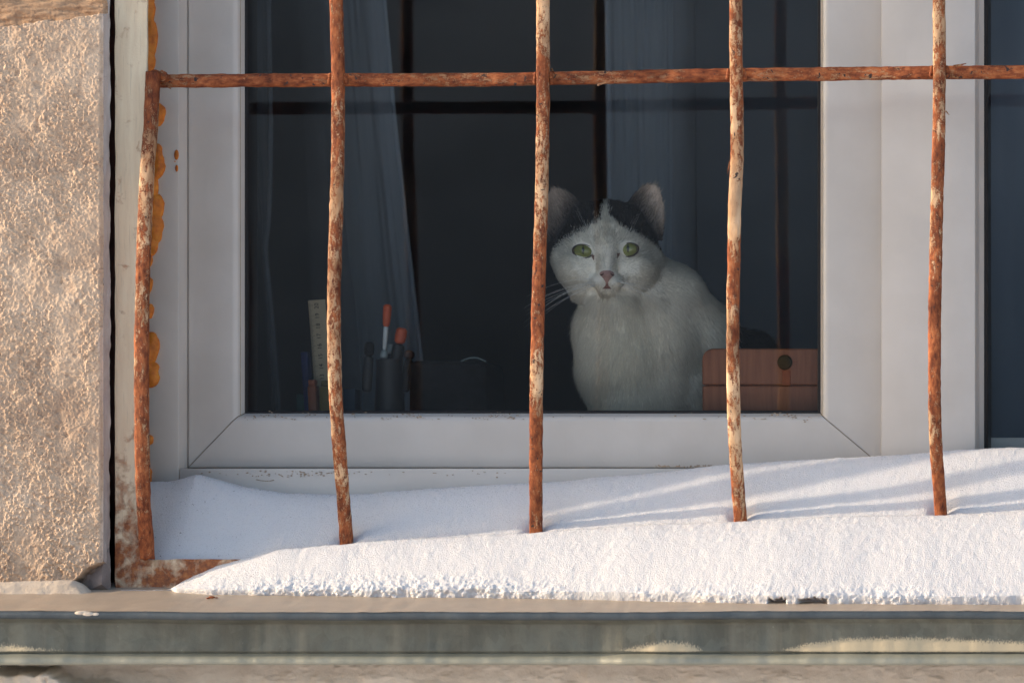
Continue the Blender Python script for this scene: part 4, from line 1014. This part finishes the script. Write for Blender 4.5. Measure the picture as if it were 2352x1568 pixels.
def fur():
    tri = []
    for f in cat_F:
        for i in range(1, len(f) - 1): tri.append((f[0], f[i], f[i + 1]))
    tri = np.array(tri); a, b, c = cat_co[tri[:, 0]], cat_co[tri[:, 1]], cat_co[tri[:, 2]]
    ar = np.linalg.norm(np.cross(b - a, c - a), axis=1)
    lc = to_local((a + b + c) / 3); ar = ar * np.where(lc[:, 1] > -110, 2.2, 1.0) * np.where(lc[:, 1] < -400, 0.2, 1)
    nf = (np.cross(b - a, c - a) @ A3[2]); ar = ar * np.where(nf < -0.3 * np.abs(nf).max() * 0 - 1e-12, 0.45, 1.0)
    n = 120000; idx = rng.choice(len(tri), n, p=ar / ar.sum()); r1, r2 = np.sqrt(rng.random(n)), rng.random(n)
    w0, w1, w2 = (1 - r1)[:, None], (r1 * (1 - r2))[:, None], (r1 * r2)[:, None]
    p = a[idx] * w0 + b[idx] * w1 + c[idx] * w2
    nn = cat_no[tri[idx, 0]] * w0 + cat_no[tri[idx, 1]] * w1 + cat_no[tri[idx, 2]] * w2; nn /= np.linalg.norm(nn, axis=1)[:, None]
    L = to_local(p); NL = nn @ A3.T
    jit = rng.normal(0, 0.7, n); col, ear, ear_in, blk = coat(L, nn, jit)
    u, v, w = L.T
    keep = np.ones(n, bool)
    for (ex, ey, s) in EYES: keep &= ~((((u - ex) / 23) ** 2 + ((v - ey) / 18) ** 2 < 1) & (w > -60))
    keep &= ~((np.abs(u - 1) < 17) & (v < -24) & (v > -52) & (w > 55))
    head = v > -75
    fl = np.zeros((n, 3))
    hd = np.stack([(u - 1) * 1.0, (v + 35) * 1.0, np.full(n, -45.0)], 1)
    up = np.stack([u * 0.25, np.abs(v) * 0.0 + 60, np.full(n, -20.0)], 1)
    tt = np.clip((v - 40) / 50, 0, 1)[:, None]
    hd = hd * (1 - tt) + up * tt
    # cheeks sweep outward and down
    ck = (np.clip((-v + 5) / 40, 0, 1) * np.clip((np.abs(u) - 25) / 40, 0, 1))[:, None]
    hd = hd * (1 - ck) + ck * np.stack([np.sign(u) * 60, np.full(n, -45.0), np.full(n, -15.0)], 1)
    bd = np.stack([(u - 60) * 0.25, np.full(n, -90.0), np.full(n, 10.0)], 1)
    hb = np.clip((-v - 45) / 75, 0, 1)[:, None]; hd /= np.linalg.norm(hd, axis=1)[:, None]; bd /= np.linalg.norm(bd, axis=1)[:, None]; fl = hd * (1 - hb) + bd * hb
    fl[ear] = np.stack([np.sign(u) * 35, np.full(n, 60.0), np.full(n, 5.0)], 1)[ear]
    fl /= np.linalg.norm(fl, axis=1)[:, None] + 1e-9
    fl = fl - NL * np.sum(fl * NL, 1)[:, None]; fl /= np.linalg.norm(fl, axis=1)[:, None] + 1e-6
    lift = np.where(head, 0.22, 0.32)[:, None]
    d = NL * lift + fl + rng.normal(0, 0.10, (n, 3)) + 0.17 * np.stack([vnoise(u * .09, v * .05, w * .07, 301), vnoise(u * .09, v * .05, w * .07, 302), vnoise(u * .09, v * .05, w * .07, 303)], 1); d /= np.linalg.norm(d, axis=1)[:, None]
    ln = 13 + 10 * hb[:, 0]; dn = np.sqrt(u ** 2 + (v + 35) ** 2); ln = np.where(head & (w > -30), np.clip(dn * 0.13, 6, 12), ln)
    ln = np.where(ear, 6.5, ln); ln = np.where(ear & (rng.random(n) < 0.22), 15, ln); ln = np.where(v < -380, 8, ln); ln = ln * rng.uniform(0.7, 1.25, n)
    wd = 0.5 + 0.22 * hb[:, 0]
    side = np.cross(d, NL); side /= np.linalg.norm(side, axis=1)[:, None] + 1e-6
    col = col * rng.uniform(0.90, 1.06, n)[:, None]
    k = keep
    L, d, ln, wd, side, NL, col = L[k], d[k], ln[k], wd[k], side[k], NL[k], col[k]; n = len(L)
    root = L - NL * 0.5; midp = root + d * (ln * 0.55)[:, None]; tip = root + (d - NL * 0.10) * ln[:, None]
    S = side * wd[:, None]
    Vl = np.stack([root - S, root + S, midp + S * 0.8, midp - S * 0.8, tip], 1).reshape(-1, 3)
    Vw = Vl * CK @ A3 + np.array(corg)
    o5 = np.arange(n)[:, None] * 5
    F = (o5 + np.array([0, 1, 2, 3])).tolist() + (o5 + np.array([3, 2, 4])).tolist()
    cc = np.repeat(col, 5, 0)
    o = obj('fur', Vw, F, fur_mat(), body, cols=cc)
    nw = (NL * 0.8 + d * 0.25 + rng.normal(0, 0.16, NL.shape)); nw /= np.linalg.norm(nw, axis=1)[:, None]; nw = nw @ A3
    o.data.normals_split_custom_set_from_vertices(np.repeat(nw, 5, 0).tolist())
fur()
# ray casting on the cat's skin to seat eyes and nose
bvh = BVHTree.FromPolygons([Vector(v) for v in cat_co], cat_F)
def front(u, v, dflt=40):
    h = bvh.ray_cast(CW(u, v, 400), -AW)
    return (h[0] - corg).dot(AW) / CK if h[0] else dflt
def eye_mats():
    m, nt, b = mat('iris', 0.08, 0.6); at = nt.nodes.new('ShaderNodeAttribute'); at.attribute_name = 'Col'; nt.links.new(at.outputs['Color'], b.inputs['Base Color']); b.inputs['Coat Weight'].default_value = 0.8
    return m
M_IRIS = eye_mats(); M_LID = flat('eye_rim', (0.045, 0.03, 0.026), 0.5, 0.3); M_NOSE = flat('pink_nose', (0.58, 0.36, 0.32), 0.55, 0.4, 0.15, 400); M_MOUTH = flat('lip', (0.34, 0.19, 0.165), 0.7)
for (ex, ey, s) in EYES:
    zc = (front(ex, ey) + front(ex + s * 16, ey - 6) + front(ex - s * 16, ey + 4)) / 3 + 2.0
    er = empty('eye', CW(ex, ey, zc - 10)); er.parent = cat; er.location = CW(ex, ey, zc - 10) - cat.location
    def outline(a, k=1.0):
        # almond leaning down toward the nose: flatter above, round below
        x = math.cos(a) * 22.0 * k; y = math.sin(a) * (13.8 if math.sin(a) > 0 else 16.0) * k
        y -= s * x * 0.07; return x, y
    yaw = s * 0.34       # the outer corner lies further back
    def ept(x, y, z): return CW(ex + x, ey + y, zc + z + s * x * yaw * 0.9 - 0.02 * abs(y))
    V = []; C = []; F = []; nr, na = 14, 40
    for i in range(nr + 1):
        q = i / nr
        for j in range(na):
            a = 2 * math.pi * j / na; x, y = outline(a, q); V.append(tuple(ept(x, y, 11.0 * (1 - q * q) - 1.0)))
            r = math.hypot(x, y) / 21; slit = (abs(x) < 3.0 * max(0, 1 - (abs(y - 2) / 10.5)) ** 0.6)
            g_ = np.array([0.23, 0.265, 0.075]) * (1 - r) + np.array([0.29, 0.30, 0.10]) * r
            if r > 0.88: g_ = g_ * 0.45
            if slit: g_ = np.array([0.006, 0.012, 0.008])
            C.append(g_ * (0.9 + 0.2 * random.random()))
    for i in range(nr):
        for j in range(na): F.append([i * na + j, i * na + (j + 1) % na, (i + 1) * na + (j + 1) % na, (i + 1) * na + j])
    obj('iris', V, F, M_IRIS, er, cols=np.array(C))
    V = []; F = []
    for j in range(na):
        a = 2 * math.pi * j / na
        for q, z in ((0.96, 0.5), (1.01, 2.2), (1.08, 1.6), (1.16, -3.0)):
            x, y = outline(a, q); V.append(tuple(ept(x, y, z)))
    for j in range(na):
        for q in range(3): F.append([j * 4 + q, ((j + 1) % na) * 4 + q, ((j + 1) % na) * 4 + q + 1, j * 4 + q + 1])
    obj('eyelid', V, F, M_LID, er)
    V = []; F = []      # tear duct running to the nose
    tx, ty = s * 21, -10
    for i in range(6):
        t = i / 5; x = tx + s * 2.5 * t; y = ty - 12 * t; hw = 3.2 * (1 - t) + 0.5
        for q in (-1, 1): V.append(tuple(CW(ex + x + q * hw, ey + y, front(ex + x + q * hw, ey + y) + 2.2)))
    for i in range(5): F.append([2 * i, 2 * i + 1, 2 * i + 3, 2 * i + 2])
    obj('tear_duct', V, F, flat('tear_skin', (0.22, 0.13, 0.10), 0.6), er)
def patch(name, rows, mt, lift, parent, dome=0.0):
    V = []; F = []; n = 14
    for (v, ul, ur) in rows:
        for j in range(n + 1):
            t = j / n; u = ul + (ur - ul) * t; V.append(tuple(CW(u, v, front(u, v) + lift + dome * math.sin(math.pi * t))))
    for i in range(len(rows) - 1):
        for j in range(n): a = i * (n + 1) + j; F.append([a, a + 1, a + n + 2, a + n + 1])
    return obj(name, V, F, mt, parent)
patch('nose', [(-27, -6, 8), (-29, -12, 14), (-32, -15.5, 17), (-36, -15, 16.5), (-41, -10.5, 12.5), (-46, -6, 8), (-51, -3, 4.5), (-56, -1.2, 2.7)], M_NOSE, 1.6, cat, 1.6)
patch('mouth', [(-55, -1.6, 3.6), (-60, -2.4, 4.4), (-64, -6, 9), (-67, -9, 11)], M_MOUTH, 1.6, cat)
for s in (-1, 1):
    V = []; F = []
    for i in range(5):
        t = i / 4; u = 1.5 + s * (7 + 9 * t); v = -33 - 6 * math.sin(t * 2.4) * 0.7
        for q in (-1, 1): V.append(tuple(CW(u, v + q * 1.6 * math.sin(math.pi * (0.15 + 0.7 * t)), front(u, v) + 3.4)))
    for i in range(4): F.append([2 * i, 2 * i + 1, 2 * i + 3, 2 * i + 2])
    obj('nostril', V, F, flat('nostril', (0.13, 0.06, 0.05), 0.7), cat)
def whiskers():
    V = []; F = []
    M_WHISK = flat('whisker', (0.85, 0.85, 0.83), 0.4, 0.4, 0.02)
    def hair(pts, r0):
        V = []; F = []; o = 0; n = len(pts)
        for i, p in enumerate(pts):
            r = r0 * (1 - 0.75 * i / (n - 1))
            for k in range(3):
                a = 2 * math.pi * k / 3; V.append(tuple(CW(p[0], p[1] + r * math.cos(a), p[2] + r * math.sin(a))))
        for i in range(n - 1):
            for k in range(3): F.append([o + i * 3 + k, o + i * 3 + (k + 1) % 3, o + (i + 1) * 3 + (k + 1) % 3, o + (i + 1) * 3 + k])
        obj('whisker', V, F, M_WHISK, cat)
    for s in (-1, 1):
        for q in range(9):
            u0, v0 = s * random.uniform(20, 34), -44 - random.uniform(0, 16); w0 = front(u0, v0)
            le = random.uniform(95, 165); dn = random.uniform(-0.75, 0.12); ou = 0.55
            pts = []
            for i in range(9):
                t = i / 8; pts.append((u0 + s * le * t, v0 + le * (dn * t * 0.55 - 0.28 * t * t), w0 + 2 + 26 * math.sin(t * 2.2) * ou))
            hair(pts, 0.55)
        for q in range(4):
            u0, v0 = s * random.uniform(34, 52), 44 + random.uniform(0, 8); w0 = front(u0, v0); le = random.uniform(50, 80)
            hair([(u0 + s * le * 0.35 * t + s * 6 * t * t, v0 + le * t, w0 + 12 * t) for t in np.linspace(0, 1, 7)], 0.4)
whiskers()
SC.cycles.max_bounces = 12; SC.cycles.diffuse_bounces = 6; SC.cycles.transparent_max_bounces = 32; SC.cycles.caustics_reflective = False; SC.cycles.caustics_refractive = False
